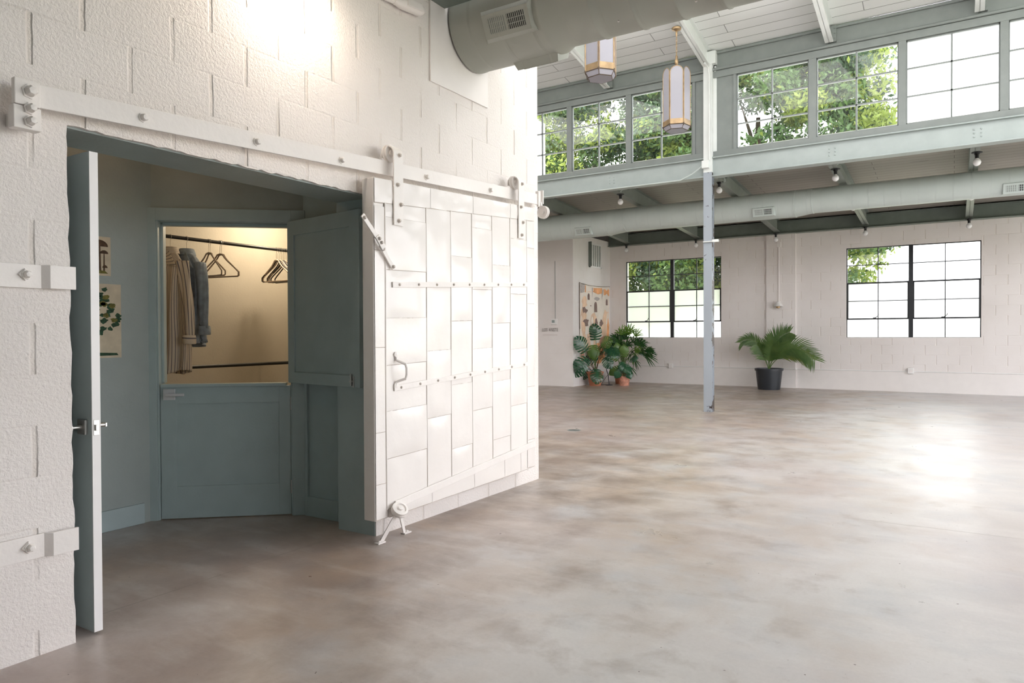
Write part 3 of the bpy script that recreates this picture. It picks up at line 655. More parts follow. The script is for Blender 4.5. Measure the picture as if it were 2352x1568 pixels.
t = thing('dutch_door', tuple(dp(.43, 0, .0)), 'closed lower half of the blue-grey dutch door, with a narrow shelf on top', 'door')
mb = MB(); dbox(mb, .004, .858, -.040, -.012, .006, .905); dbox(mb, .004, .105, -.012, .0, .006, .905); dbox(mb, .78, .858, -.012, .0, .006, .905)
dbox(mb, .105, .78, -.012, .0, .006, .225); dbox(mb, .105, .78, -.012, .0, .79, .905); mb.build('lower_leaf', 'sage', t, bevel=.0015)
mb = MB(); dbox(mb, .012, .83, -.05, .028, .905, .925); tag(mb.build('shelf', 'sage', t, bevel=.002), 'narrow ledge shelf')
lever(t, tuple(dp(.062, .855, 0)), NN, U, 'handle_white', .12, .075)
for z in (.20, .78):
    mb = MB(); mb.tube([dp(.862, z-.045, .006), dp(.862, z+.045, .006)], .007, 8); mb.build('hinge', 'nickel', t, smooth=True)

Hh = Vector((-3.915, 3.300, 0)); Fr = Vector((-3.132, 3.196, 0)); u2 = (Fr-Hh).normalized(); n2 = Vector((u2.y, -u2.x, 0))
if n2.y > 0: n2 = -n2
WD = (Fr-Hh).length
t = thing('dutch_door', tuple(Hh+u2*.4+Vector((0, 0, .92))), 'open upper half of the blue-grey dutch door, swung out in front of the panelled wall', 'door')
def ub(mb, a, b_, o0, o1, z0, z1):
    P = lambda s, o, z: Hh+u2*s-n2*o+Vector((0, 0, z))
    mb.hexa([P(a, o0, z0), P(b_, o0, z0), P(b_, o1, z0), P(a, o1, z0), P(a, o0, z1), P(b_, o0, z1), P(b_, o1, z1), P(a, o1, z1)])
mb = MB(); z0, z1 = .925, 2.04; ub(mb, 0, WD, .010, .036, z0, z1); ub(mb, 0, .075, 0, .012, z0, z1); ub(mb, WD-.10, WD, 0, .012, z0, z1); ub(mb, .07, WD-.09, 0, .012, z0, z0+.075); ub(mb, .07, WD-.09, 0, .012, z1-.10, z1)
mb.build('upper_leaf', 'sage', t, bevel=.0015)
mb = MB(); P = lambda s, o, z: Hh+u2*s+n2*o+Vector((0, 0, z))
mb.tube([P(WD-.075, .012, .935), P(WD-.075, .012, .99)], .006, 8); mb.obox(P(WD-.062, .003, .96), (u2, n2, (0, 0, 1)), (.018, .005, .07)); mb.obox(P(WD-.075, .010, .962), (u2, n2, (0, 0, 1)), (.022, .016, .012)); mb.tube([P(WD-.075, .012, .99), P(WD-.075, .012, 1.01)], .008, 8)
mb.build('slide_bolt', 'nickel', t, bevel=.0008)

# ------------------------------------------------------------------ closet: rods, hangers, shirts
def rod(z, x, label):
    t = thing('closet_rod', (x, 3.9, z), label, 'closet rod')
    mb = MB(); mb.tube([(x, 2.8, z), (x, 5.0, z)], .0145, 14); mb.build('rod', 'black_metal', t, smooth=True)
    for y, s in ((2.8, 1), (5.0, -1)):
        mb = MB(); mb.lathe([(0, 0), (.03, 0), (.03, .008), (.02, .012), (0, .012)], (x, y, z), (0, s, 0), 16); mb.build('end_bracket', 'black_metal', t, smooth=True)
RX = -5.2
rod(2.03, RX, 'upper black closet rod that carries the shirts and hangers')
rod(1.00, -5.2, 'lower black closet rod, empty')
def hanger(y, m_='hanger_grey', tilt=0, label='', group=None, x=RX, sc_=1.):
    t = thing('clothes_hanger', (x, y, 2.03), label, 'hanger', group)
    mb = MB(); pts = [(x+.013*math.cos(a), y, 2.048+.018*math.sin(a)) for a in [PI*1.0-.25*k for k in range(0, 15)]]
    pts = [(x+.018*math.cos(a), y, 2.030+.0185*math.sin(a)) for a in np.linspace(PI*1.08, -.35*PI, 12)]+[(x+.004, y, 2.004), (x, y, 1.99), (x, y, 1.93)]
    mb.tube(pts, .0017, 6); mb.build('hook', 'nickel', t, smooth=True)
    w2 = .205*sc_; z0 = 1.93
    out = [(0, 0), (.028, -.004), (.048, -.03), (.07, -.052), (w2-.03, -.125), (w2, -.150), (w2, -.178), (w2-.012, -.186)]
    mb = MB(); L = [(x+s*a, y, z0+b_) for s, a, b_ in [(1, a, b_) for a, b_ in out]]; R_ = [(x-a, y, z0+b_) for a, b_ in out]
    mb.tube(L[1:]+[(x, y, z0-.186)], .006, 8); mb.tube(R_[1:]+[(x, y, z0-.186)], .006, 8); mb.tube([L[1], (x, y, z0+.004), R_[1]], .0075, 8)
    mb.build('frame', m_, t, smooth=True)
    if tilt: t.rotation_euler.z = tilt
    return t
hanger(3.24, 'hanger_grey', 0, 'hanger that holds up the long striped shirt')
hanger(3.38, 'hanger_grey', 0, 'hanger that holds up the pale blue denim shirt')
hl = ['first of four empty velvet hangers right of the shirts', 'second of four empty velvet hangers right of the shirts', 'third of four empty velvet hangers right of the shirts', 'last of four empty velvet hangers right of the shirts']
for i, (y, tl) in enumerate(((3.575, .10), (3.59, -.15), (3.68, .25), (3.695, .12))): hanger(y, 'hanger_grey', tl, hl[i], 'empty hangers beside the shirts', sc_=.93)
hc = ['pale hanger at the near end of the crowded bunch by the door', 'second hanger, dark, in the crowded bunch by the door', 'third hanger, pale, in the crowded bunch by the door', 'fourth hanger, dark, in the crowded bunch by the door',
      'fifth hanger, dark, in the crowded bunch by the door', 'sixth hanger, pale, in the crowded bunch by the door', 'seventh hanger, dark, in the crowded bunch by the door', 'last hanger, dark, at the far end of the crowded bunch by the door']
for i in range(8): hanger(4.26+.019*i, 'hanger_pale' if i in (0, 2, 5) else 'hanger_dark', jit(.12), hc[i], 'crowded hangers by the open door leaf')

def shirt(name, y, zt, zb, m_, label, cat, hw=.20, sleeve_z=1.22, stripe=26, group=None, depth=.05, cuff='cuff', seed=1, slx=.30):
    t = thing(name, (RX, y, zt), label, cat)
    def prof(v):  # half width, half depth down the body
        if v < .12: q = v/.12; return (.055+(hw-.05)*q**.8, .035+depth*.5*q)
        return (hw+.012*math.sin(v*9+seed), .035+depth*.5+.03*v)
    Hb = zt-zb
    def f(u, v):
        a = 2*PI*u; hw_, dd = prof(v); z = zt-Hb*v - (.0 if v > .12 else 0)
        cx = math.cos(a); sx_ = math.sin(a)
        fold = (.012+.02*v)*math.sin(a*7+seed+v*1.5)*min(1, v*5)
        drop = .045*max(0, abs(cx))*(1 if v < .13 else 0)*v/.12 if v < .13 else 0
        hem = -.05*abs(cx)**2*-1*(v > .97) if v > .9 else 0
        return (RX+cx*(hw_+fold*.6), y+sx_*(dd+fold), z-drop+hem)
    mb = MB(); mb.grid(f, 72, 44, 0, lambda u, v: (u*stripe*2, v))
    mb.build('shirt_body', m_, t, smooth=True, solid=.002, angle=80)
    # yoke (stripes run across)
    mb = MB(); mb.grid(lambda u, v: (RX+(u-.5)*2*(.05+.145*v), y-.04-.028*v-.004, zt+.005-.10*v-.04*abs(u-.5)*2*v), 16, 6, 0, lambda u, v: (v*5+abs(u-.5)*3, u)); mb.build('yoke', m_, t, smooth=True, solid=.002, angle=80)
    mb = MB(); mb.lathe([(.062, -.012), (.058, .02), (.05, .038), (.054, .036), (.066, .006), (.07, -.014)], (RX, y, zt-.005), (0, 0, 1), 20)
    mb.uv = {i: (i*.11, 0) for i in range(len(mb.v))}
    mb.build('collar', m_, t, smooth=True, angle=80)
    for s in (1, -1):
        p0 = Vector((RX+s*(hw-.035), y, zt-.085)); p1 = Vector((RX+s*(slx-.02), y-.015, (zt+sleeve_z)/2+.02)); p2 = Vector((RX+s*slx, y-.02, sleeve_z))
        def sf(u, v, s=s):
            a = 2*PI*u; q = (p0*(1-v)**2+p1*2*v*(1-v)+p2*v*v); r = .062-.018*v; fo = 1+.16*math.sin(a*3+v*5+seed)+.06*math.sin(a*7+v*9)
            return (q.x+math.cos(a)*r*fo, q.y+math.sin(a)*r*.62*fo, q.z+ .012*math.sin(a*2)*v)
        mb = MB(); mb.grid(sf, 32, 26, 0, lambda u, v: (u*9, v)); mb.build('sleeve', m_, t, smooth=True, solid=.002, angle=80)
        mb = MB(); mb.lathe([(.043, 0), (.049, -.02), (.051, -.065), (.046, -.068)], p2+Vector((0, 0, .01)), (s*.08, 0, 1), 22); mb.uv = {i: ((i//22)*.8, 0) for i in range(len(mb.v))}
        mb.build('cuff', m_, t, smooth=True, angle=80)
    return t
shirt('striped_shirt', 3.24, 1.915, .945, 'striped_cotton', 'long cream shirt with dark vertical stripes on the upper closet rod', 'shirt', hw=.185, sleeve_z=1.25, slx=.27)
shirt('denim_shirt', 3.38, 1.915, 1.16, 'denim', 'pale blue denim shirt half hidden behind the striped shirt', 'shirt', hw=.19, sleeve_z=1.32, seed=4, slx=.25)

# pictures on the vestibule's left wall (the wall faces +X)
def picture(y0, y1, z0, z1, label, draw):
    t = thing('botanical_print', (-4.6, (y0+y1)/2, z0), label, 'picture')
    mb = MB(); mb.box(-4.5995, -4.596, y0, y1, z0, z1); mb.build('sheet', 'paper', t)
    draw(t, y0, y1, z0, z1)
def blob(cy, cz, ry, rz, n=26, a=.18, sd_=0, lo=-PI, hi=PI):
    rn = random.Random(sd_); return [(cy+math.cos(q)*ry*(1+rn.uniform(-a, a)), cz+math.sin(q)*rz*(1+rn.uniform(-a, a))) for q in np.linspace(lo, hi, n, endpoint=False)]
pf = lambda u, v, d: (d, u, v)
def mush(t, y0, y1, z0, z1):
    mb = MB()
    def cap(c, z, r, h): mb.prism([(c+math.cos(a)*r, z+math.sin(a)*h) for a in np.linspace(0, PI, 16)], pf, -4.596, -4.5945, 0)
    def st(c, z0_, z1_, w_, m_=0): mb.prism([(c-w_, z0_), (c+w_*.8, z0_), (c+w_*.5, z1_), (c-w_*.4, z1_)], pf, -4.596, -4.5948, m_)
    cap(y0+.095, z0+.185, .055, .042); cap(y0+.125, z0+.14, .026, .022); cap(y0+.13, z0+.05, .016, .018); st(y0+.095, z0+.03, z0+.185, .014); st(y0+.125, z0+.03, z0+.14, .006); cap(y0+.05, z0+.21, .03, .03)
    mb.prism([(y0+.04, z0+.012), (y0+.15, z0+.014), (y0+.13, z0+.03), (y0+.08, z0+.036)], pf, -4.596, -4.5946, 1)
    mb.build('mushroom_drawing', ['ink_brown', 'ink_olive'], t)
picture(2.29, 2.457, 1.64, 1.888, 'small print of brown mushrooms, upper of two on the vestibule wall', mush)
def tree_print(t, y0, y1, z0, z1):
    mb = MB(); rn = random.Random(4)
    for k in range(46):
        a = rn.uniform(0, 2*PI); q = rn.random()**.5; cz = z0+.30+math.sin(a)*q*.145; cy = y0+.145+math.cos(a)*q*(.115 if cz < z0+.33 else .08)
        mb.prism(blob(cy, cz, .02, .014, 12, .4, k), pf, -4.596, -4.5945-.0004*(k % 3)-.0006*(k % 2), 0 if k % 6 else 1)
    mb.prism([(y0+.10, z0+.03), (y0+.12, z0+.03), (y0+.115, z0+.18), (y0+.10, z0+.18)], pf, -4.596, -4.5948, 0)
    mb.prism([(y0+.01, z0+.012), (y1-.02, z0+.015), (y1-.03, z0+.03), (y0+.12, z0+.034)], pf, -4.596, -4.5947, 0)
    mb.build('tree_drawing', ['ink_green', 'ink_olive'], t)
picture(2.255, 2.52, 1.115, 1.588, 'tall print of a dark green tree, lower of two on the vestibule wall', tree_print)

# ------------------------------------------------------------------ sliding fire door on the block wall
DF = WX+.14          # front of the sheet metal
DB = WX+.045         # back of the door
SL = .0545           # the track, and the door's top edge, run uphill to the far end
t = thing('sliding_door', (DB, 4.03, .15), 'tall white metal-clad sliding fire door hanging beside the opening', 'door')
d0, d1 = 3.088, 4.962
zt = lambda y: 2.190+(y-3.088)*.050
zbt = lambda y: .141+(y-3.088)*.013
mb = MB(); mb.hexa([(DB, d0, zbt(d0)), (DF-.004, d0, zbt(d0)), (DF-.004, d1, zbt(d1)), (DB, d1, zbt(d1)), (DB, d0, zt(d0)), (DF-.004, d0, zt(d0)), (DF-.004, d1, zt(d1)), (DB, d1, zt(d1))])
# the edge is wrapped in tin, a little out of true
mb.build('door_core', 'white_metal', t, bevel=.006)
def pz(ylist, px=None): return ylist
import itertools
cols = [(3.185, 3.573, [1.973, 1.655, 1.36, 1.075, .795, .508]), (3.573, 3.835, [2.085, 1.60, 1.15, .71]), (3.835, 4.084, [1.795, 1.35, .912, .475]),
        (4.084, 4.341, [2.02, 1.58, 1.153, .713]), (4.341, 4.591, [1.775, 1.34, .905, .47]), (4.591, 4.84, [2.00, 1.57, 1.14, .70])]
frt = lambda y: 2.052+(y-3.185)*.072   # top of the field
frb = lambda y: .205+(y-3.3)*.086       # diagonal foot of the field
mb = MB(); rn = random.Random(11); k_ = 0
def sheet(y0, y1, z0f, z1f, off, amp):
    ph = Vector((rn.uniform(0, 50), rn.uniform(0, 50), 0)); b = .0045
    nu = max(3, int((y1-y0)/.022)); nv = max(3, int(abs(z1f(y0)-z0f(y0))/.03))
    def f(u, v):
        y = y0+(y1-y0)*u; z = z0f(y)+(z1f(y)-z0f(y))*v
        e_ = min(1, 5*min(u, 1-u))*min(1, 7*min(v, 1-v)); ed = min(1, 9*min(u, 1-u))
        n_ = noise.noise(Vector((y*4, z*2.2, 0))+ph)*1.2 + .5*noise.noise(Vector((y*9, z*5, 3))+ph)
        pk = math.exp(-((1-v)*9)**2)*.6+math.exp(-(v*9)**2)*.4
        return (DF+off+e_*amp*(.5+n_)+ed*amp*.55*pk*noise.noise(Vector((y*26, z*7, 5))+ph), y, z)
    mb.grid(f, nu, nv)
    # turned edge under each sheet
    for s0, s1 in (((y0, z0f(y0)), (y1, z0f(y1))),):
        q_ = .0016; mb.add([(DF+off+.0006, s0[0], s0[1]-q_), (DF+off+.0006, s1[0], s1[1]-q_), (DF+off+.0006, s1[0], s1[1]+q_), (DF+off+.0006, s0[0], s0[1]+q_)], [(0, 1, 2, 3)], 1)
for ci, (y0, y1, zs) in enumerate(cols):
    prev = lambda y: frt(y)
    for j, z in enumerate(zs+[None]):
        slope = .045 if z and z > 1.3 else .03
        lo = (lambda y, z=z, yc=(y0+y1)/2: z+(y-yc)*.03) if z is not None else (lambda y: frb(y))
        sheet(y0+.003, y1-.003, lambda y, lo=lo: max(lo(y), frb(y)), lambda y, p=prev: max(p(y), frb(y)), .0015+.0012*(j % 2), .008)
        prev = lo
# standing seams
for y in (3.183, 3.573, 3.835, 4.084, 4.341, 4.591, 4.84):
    pts = [(DF+.002, y+.0015*math.sin(z*5), z) for z in np.linspace(frb(y)-.0, frt(y), 14)]
    mb.tube(pts, .0042, 6)
    for dy in (-.0052, .0052): mb.tube([(p[0]-.0005, p[1]+dy, p[2]) for p in pts], .0015, 5, mi=1)
# border pieces
for a, b_ in ((3.092, 3.62), (3.62, 4.10), (4.10, 4.60), (4.60, 4.958)): sheet(a, b_-.003, lambda y: frt(y)-.004+(0 if y > 3.185 else 0), lambda y: zt(y)-.004, .003, .006)
zs = [frt(3.1)-.02, 1.76, 1.18, .67, .36, .15]
for a, b_ in zip(zs[:-1], zs[1:]): sheet(3.092, 3.181, lambda y, b_=b_: b_, lambda y, a=a: a-.002, .0015, .003)
zs = [frt(4.9)-.01, 1.95, 1.50, .83, .40, .175]
for a, b_ in zip(zs[:-1], zs[1:]): sheet(4.845, 4.958, lambda y, b_=b_: b_, lambda y, a=a: a-.002, .0015, .005)
for a, b_ in ((3.20, 3.62), (3.62, 4.10), (4.10, 4.50), (4.50, 4.74), (4.74, 4.838)): sheet(a, b_-.003, lambda y: zbt(y)+.004, lambda y: frb(y), .004, .003)
mb.build('sheet_cladding', ['door_skin', 'seam_dirt'], t, smooth=True, angle=50)
# diagonal foot rail
mb = MB(); mb.bar((DF+.012, 3.25, .213), (DF+.012, 4.945, frb(4.945)+.015), .050, .012, (1, 0, 0)); mb.build('foot_rail', 'white_metal', t, bevel=.002)
# studded strips
for (ya, za_), (yb, zb_), n in (((3.235, 1.560), (4.83, 1.650), 9), ((3.245, .927), (4.83, 1.016), 9)):
    mb = MB(); mb.bar((DF+.012, ya, za_), (DF+.012, yb, zb_), .034, .007, (1, 0, 0)); s_ = mb.build('studded_strip', 'white_metal', t, bevel=.0015)
    for k in range(n):
        f_ = (k+.33)/(n-.35); MB().bolt((DF+.0155, ya+(yb-ya)*f_, za_+(zb_-za_)*f_), (1, 0, 0), .007, .008).build('stud', 'bolt_pale', s_, smooth=True)
# pull handle
mb = MB(); y = 3.262
mb.tube([(DF+.012, y, 1.118), (DF+.016, y, 1.10), (DF+.030, y+.01, 1.092), (DF+.062, y+.03, 1.075), (DF+.070, y+.032, 1.05), (DF+.070, y+.032, 1.01), (DF+.062, y+.03, .985), (DF+.028, y+.01, .973), (DF+.014, y, .965), (DF+.012, y, .95)], .0085, 8)
for z in (1.135, .945): mb.lathe([(0, 0), (.017, 0), (.017, .010), (.0, .014)], (DF+.006, y, z), (1, 0, 0), 14); mb.box(DF+.006, DF+.014, y-.012, y+.012, z-.012 if z > 1 else z, z if z > 1 else z+.012)
mb.build('pull_handle', 'white_metal', t, smooth=True)
# long latch lever
mb = MB(); mb.bar((DF+.030, 2.962, 1.945), (DF+.030, 3.095, 1.818), .030, .008, (1, 0, 0)); mb.bar((DF+.036, 3.078, 1.836), (DF+.036, 3.135, 1.768), .040, .010, (1, 0, 0)); mb.bar((DF+.024, 3.115, 1.79), (DF+.016, 3.238, 1.66), .028, .009, (1, 0, 0))
o = mb.build('latch_lever', 'white_metal', t, bevel=.0015)
for c_ in ((2.975, 1.93, .034), (3.09, 1.822, .041), (3.108, 1.80, .041), (3.135, 1.765, .03), (3.232, 1.668, .022)): MB().bolt((DF+c_[2], c_[0], c_[1]), (1, 0, 0), .009, .012).build('bolt', 'bolt_pale', o, smooth=True)
track_top = lambda y: 2.216+(y-1.323)*.0556
# hangers: strap folded over a grooved wheel that runs on the track

for yy, ztop, zbo in ((3.292, 2.412, 1.928), (4.742, 2.494, 2.010)):
    cz = track_top(yy)+.046
    mb = MB(); wv = .042; xs_ = DF+.012; xi = WX+.052; prof = [(xs_, zbo), (xs_, ztop-.05)]+[((xs_+xi)/2+(xs_-xi)/2*math.cos(a), ztop-.05+.05*math.sin(a)) for a in np.linspace(.2, PI-.2, 9)]+[(xi, ztop-.05), (xi, cz-.02)]
    for (xa, za_), (xb, zb_) in zip(prof[:-1], prof[1:]):
        p0 = Vector((xa, yy, za_)); p1 = Vector((xb, yy, zb_)); d = (p1-p0).normalized(); n_ = d.cross(Vector((0, 1, 0)))
        mb.obox((p0+p1)/2, (d, (0, 1, 0), n_), ((p1-p0).length+.004, wv*2, .009))
    h_ = mb.build('hanger_strap', 'white_metal', t, bevel=.0015)
    mb = MB(); mb.lathe([(0, -.02), (.02, -.02), (.022, -.010), (.044, -.010), (.056, -.016), (.056, -.010), (.048, -.003), (.048, .003), (.056, .010), (.056, .016), (.044, .010), (.022, .010), (.02, .02), (0, .02)], ((xs_+xi)/2-.004, yy-.012, cz), (1, 0, 0), 28)
    mb.build('track_wheel', 'white_metal', h_, smooth=True, angle=30)
    for dy, z in ((.006, ztop-.055), (-.012, zbo+.245), (.018, zbo+.128), (-.002, zbo+.026)): MB().bolt((xs_+.004, yy+dy, z), (1, 0, 0), .0105, .016).build('bolt', 'bolt_pale', h_, smooth=True)

# the inclined track
t = thing('door_track', (WX, 3.2, 2.2), 'long white flat-bar track bolted to the block wall above the opening', 'track')
mb = MB(); mb.bar((WX+.088, 1.235, track_top(1.235)-.044), (WX+.088, 5.165, track_top(5.165)-.044), .088, .012, (1, 0, 0)); mb.build('flat_bar', 'white_metal', t, bevel=.002)
for y, z in ((1.721, 2.193), (2.302, 2.222), (2.876, 2.249), (3.636, 2.294), (4.392, 2.336)):
    mb = MB(); mb.tube([(WX, y, z), (WX+.082, y, z)], .012, 8); mb.bolt((WX+.093, y, z), (1, 0, 0), .016, .022); mb.build('bolt', 'white_metal', t, smooth=True)
mb = MB(); mb.box(WX+.078, WX+.105, 1.228, 1.316, 2.122, 2.218); mb.build('end_plate', 'white_metal', t, bevel=.003)
mb = MB(); mb.box(WX+.055, WX+.101, 1.226, 1.320, 2.034, 2.120); mb.box(WX, WX+.06, 1.24, 1.30, 2.05, 2.10); mb.build('end_bracket', 'white_metal', t, bevel=.003)
for y, z, r in ((1.278, 2.175, .021), (1.279, 2.112, .017), (1.279, 2.064, .017)):
    MB().bolt((WX+.102, y, z), (1, 0, 0), r, .032, 6).build('bolt', 'white_metal', t, smooth=True)
mb = MB(); mb.box(WX+.085, WX+.105, 5.10, 5.165, 2.32, 2.45); mb.build('stop_plate', 'white_metal', t, bevel=.002)

# pulley at the wall's far end
t = thing('pulley', (WX+.1, 5.2, 2.30), 'small white grooved pulley on a bracket at the far end of the door track', 'pulley')
mb = MB(); mb.box(WX+.06, WX+.125, 5.14, 5.152, 2.345, 2.46); mb.box(WX+.05, WX+.065, 5.14, 5.20, 2.345, 2.46); mb.tube([(WX+.10, 5.135, 2.36), (WX+.125, 5.125, 2.30)], .012, 8); mb.build('bracket', 'white_metal', t, bevel=.002)
MB().bolt((WX+.09, 5.139, 2.42), (0, -1, 0), .009, .01).build('bolt', 'white_metal', t, smooth=True)
mb = MB(); mb.lathe([(0, -.018), (.014, -.018), (.016, -.006), (.040, -.006), (.053, -.016), (.053, -.010), (.043, 0), (.053, .010), (.053, .016), (.040, .006), (.016, .006), (0, .010)], (WX+.150, 5.10, 2.267), (.12, 1, 0), 28); mb.build('wheel', 'white_metal', t, smooth=True, angle=30)

# floor roller stand
t = thing('floor_roller', (DF+.06, 3.26, 0), 'white iron roller on two splayed legs at the foot of the sliding door', 'door guide')
c_ = Vector((DF+.055, 3.238, .190)); axr = Vector((.62, -.18, .76))
mb = MB(); mb.lathe([(0, -.016), (.050, -.016), (.052, -.004), (.044, 0), (.052, .004), (.050, .018), (.036, .020), (.034, .012), (.018, .014), (.016, .026), (0, .028)], c_, axr, 26); mb.build('roller', 'white_metal', t, smooth=True, angle=30)
for y, x in ((3.158, -2.935), (3.378, -2.945)):
    mb = MB(); p1 = Vector((x+.01, y, .006)); p0 = c_+Vector((-.012, (y-3.262)*.15, -.025)); mb.bar(p0, p1, .030, .008, (1, 0, .25)); s = 1 if y > 3.26 else -1
    mb.obox((x+.012, y+s*.015, .004), ((0, 1, 0), (1, 0, 0), (0, 0, 1)), (.065, .036, .008)); l = mb.build('leg', 'white_metal', t, bevel=.0015)
    MB().bolt((x+.012, y+s*.022, .008), (0, 0, 1), .009, .008).build('bolt', 'white_metal', l, smooth=True)
# straps left of the opening
for zc_, lab, sl in ((1.490, 'upper of two white iron straps bolted to the wall left of the opening', .0), (.436, 'lower of two white iron straps bolted to the wall left of the opening', .0)):
    t = thing('wall_strap', (WX, 1.3, zc_-.045), lab, 'strap')
    mb = MB(); hh = .046
    mb.box(WX+.004, WX+.016, .9, 1.352, zc_-hh, zc_+hh)
    mb.hexa([(WX+.004, 1.352, zc_-hh), (WX+.016, 1.350, zc_-hh), (WX+.040, 1.372, zc_-hh), (WX+.028, 1.374, zc_-hh), (WX+.004, 1.352, zc_+hh), (WX+.016, 1.350, zc_+hh), (WX+.040, 1.372, zc_+hh), (WX+.028, 1.374, zc_+hh)])
    mb.box(WX+.028, WX+.040, 1.372, 1.468, zc_-hh, zc_+hh); mb.build('flat_bar', 'white_metal', t, bevel=.0015)
    mb = MB(); mb.obox((WX+.020, 1.292, zc_+.005), ((1, 0, 0), (0, 1, 1), (0, -1, 1)), (.010, .034, .034)); mb.bolt((WX+.024, 1.295, zc_+.005), (1, 0, 0), .015, .022, 6); mb.build('bolt', 'white_metal', t, bevel=.001)

# ------------------------------------------------------------------ near duct through the block wall, its cover panel
t = thing('ventilation_duct', (-1, 4.27, 3.2), 'large grey spiral duct overhead that enters the block wall', 'duct')
DYc, DZc = 4.27, 3.49
mb = MB(); R1, R2 = .292, .268
pr = [(R1-.01, -3.02), (R1+.004, -3.015), (R1+.004, -2.985), (R1, -2.98), (R1, -2.33), (R1+.005, -2.325), (R1+.005, -2.30), (R2, -2.24)]
for k in range(1, 45):
    x = -2.24+.27*k
    pr += [(R2, x-.012), (R2+.006, x-.006), (R2+.006, x+.006), (R2, x+.012)]
mb.lathe([(r, x) for r, x in pr], (0, DYc, DZc), (1, 0, 0), 48); mb.build('duct_body', 'duct_near', t, smooth=True, angle=60)
def register(parent, c, nrm, along, wd, ht, dark=1, m_='smooth_white', dep=.035, n=9, flare=.018, body='duct_near'):
    """supply register: flared neck, face frame, two louvre fields"""
    nrm = Vector(nrm).normalized(); al = Vector(along).normalized(); up = nrm.cross(al).normalized(); c = Vector(c)
    P = lambda a, b_, d: c+al*a+up*b_+nrm*d
    mb = MB(); W2, H2 = wd/2, ht/2
    mb.hexa([P(-W2-flare, -H2-flare, -dep), P(W2+flare, -H2-flare, -dep), P(W2+flare, H2+flare, -dep), P(-W2-flare, H2+flare, -dep), P(-W2, -H2, 0), P(W2, -H2, 0), P(W2, H2, 0), P(-W2, H2, 0)])
    r = mb.build('register', m_, parent)
    mb = MB(); mb.obox(P(0, 0, .002), (al, up, nrm), (wd, ht, .004))
    mb.build('face_frame', m_, r, bevel=.001)
    for s in (-1, 1):
        cx = s*wd*.215; fw = wd*.37; fh = ht*.62
        mb = MB(); mb.obox(P(cx, 0, .0045), (al, up, nrm), (fw, fh, .001)); mb.build('opening', 'vent_dark' if s == dark else 'beam_grey', r)
        mb = MB()
        for k in range(n): mb.obox(P(cx-fw/2+fw*(k+.5)/n, 0, .0065), (al, up, nrm), (fw/n*(.38 if s == dark else .55), fh, .003))
        for k in (-1, 1): mb.obox(P(cx, k*fh/6, .006), (al, up, nrm), (fw, fh*.045, .003))
        mb.build('louvres', m_, r)
    return r
a_ = math.radians(27)
nr = Vector((0, -math.cos(a_), -math.sin(a_)))
register(t, Vector((-2.545, DYc, DZc))+nr*(R1+.022), nr, (1, 0, 0), .36, .155, 1, 'duct_near', .05, 9, .03)
nr = Vector((0, .42, -.91)).normalized()
register(t, Vector((-2.50, DYc, DZc))+nr*(R1+.035), nr, (1, 0, 0), .33, .17, 1, 'duct_near', .07, 9, .02)
mb = MB(); 
for k in range(5): MB().bolt((-2.31+.5*k, DYc-R2*math.sin(.4), DZc-R2*math.cos(.4)), (0, -.4, -.9), .006, .006).build('screw', 'nickel', t)
mb = MB(); mb.box(WX+.001, WX+.014, 3.79, 4.487, 2.99, 4.02)
tag(mb.build('cover_panel', 'smooth_white', bevel=.002), 'smooth white square panel on the block wall around the near duct', 'panel')
# conduit fitting and an assumed wall lamp just above, out of view
t = thing('conduit_fitting', (WX+.03, 3.5, 3.39), 'white rounded conduit body on a pipe, high on the block wall', 'conduit')
mb = MB(); mb.tube([(WX+.04, 2.2, 3.235), (WX+.04, 3.40, 3.372)], .022, 12); mb.build('pipe', 'white_metal', t, smooth=True)
mb = MB(); d = Vector((0, 1, .115)).normalized(); c0 = Vector((WX+.045, 3.38, 3.372))
mb.tube([c0, c0+d*.02, c0+d*.03, c0+d*.07, c0+d*.25, c0+d*.285, c0+d*.30], [.024, .032, .030, .040, .040, .028, .008], 14); mb.build('fitting_body', 'white_metal', t, smooth=True, angle=50)
mb = MB(); mb.obox(c0+d*.165+Vector((.040, 0, 0)), (d, Vector((0, -.115, 1)), (1, 0, 0)), (.15, .045, .010)); mb.build('cover_plate', 'white_metal', t, bevel=.003)
t = thing('assumed_wall_lamp', (WX, 2.55, 3.20), 'small warm lamp, unseen and assumed, on the block wall above the track', 'lamp')  # unseen lamp and fixture, assumed to give the warm glow on the wall
mb = MB(); mb.tube([(WX, 2.55, 3.33), (WX+.12, 2.55, 3.36), (WX+.20, 2.55, 3.30)], .012, 10); mb.build('arm', 'white_metal', t, smooth=True)
mb = MB(); mb.lathe([(.02, .05), (.06, .02), (.11, -.05), (.105, -.05), (.055, .015), (.0, .03)], (WX+.22, 2.55, 3.27), (0, 0, 1), 24); mb.build('lamp_shade', 'white_metal', t, smooth=True)
ld = bpy.data.lights.new('assumed_wall_lamp_light', 'POINT'); ld.energy = 4; ld.color = (1, .86, .72); ld.shadow_soft_size = .06
lo = bpy.data.objects.new('assumed_wall_lamp_light', ld); COL.objects.link(lo); lo.location = (WX+.22, 2.55, 3.22)
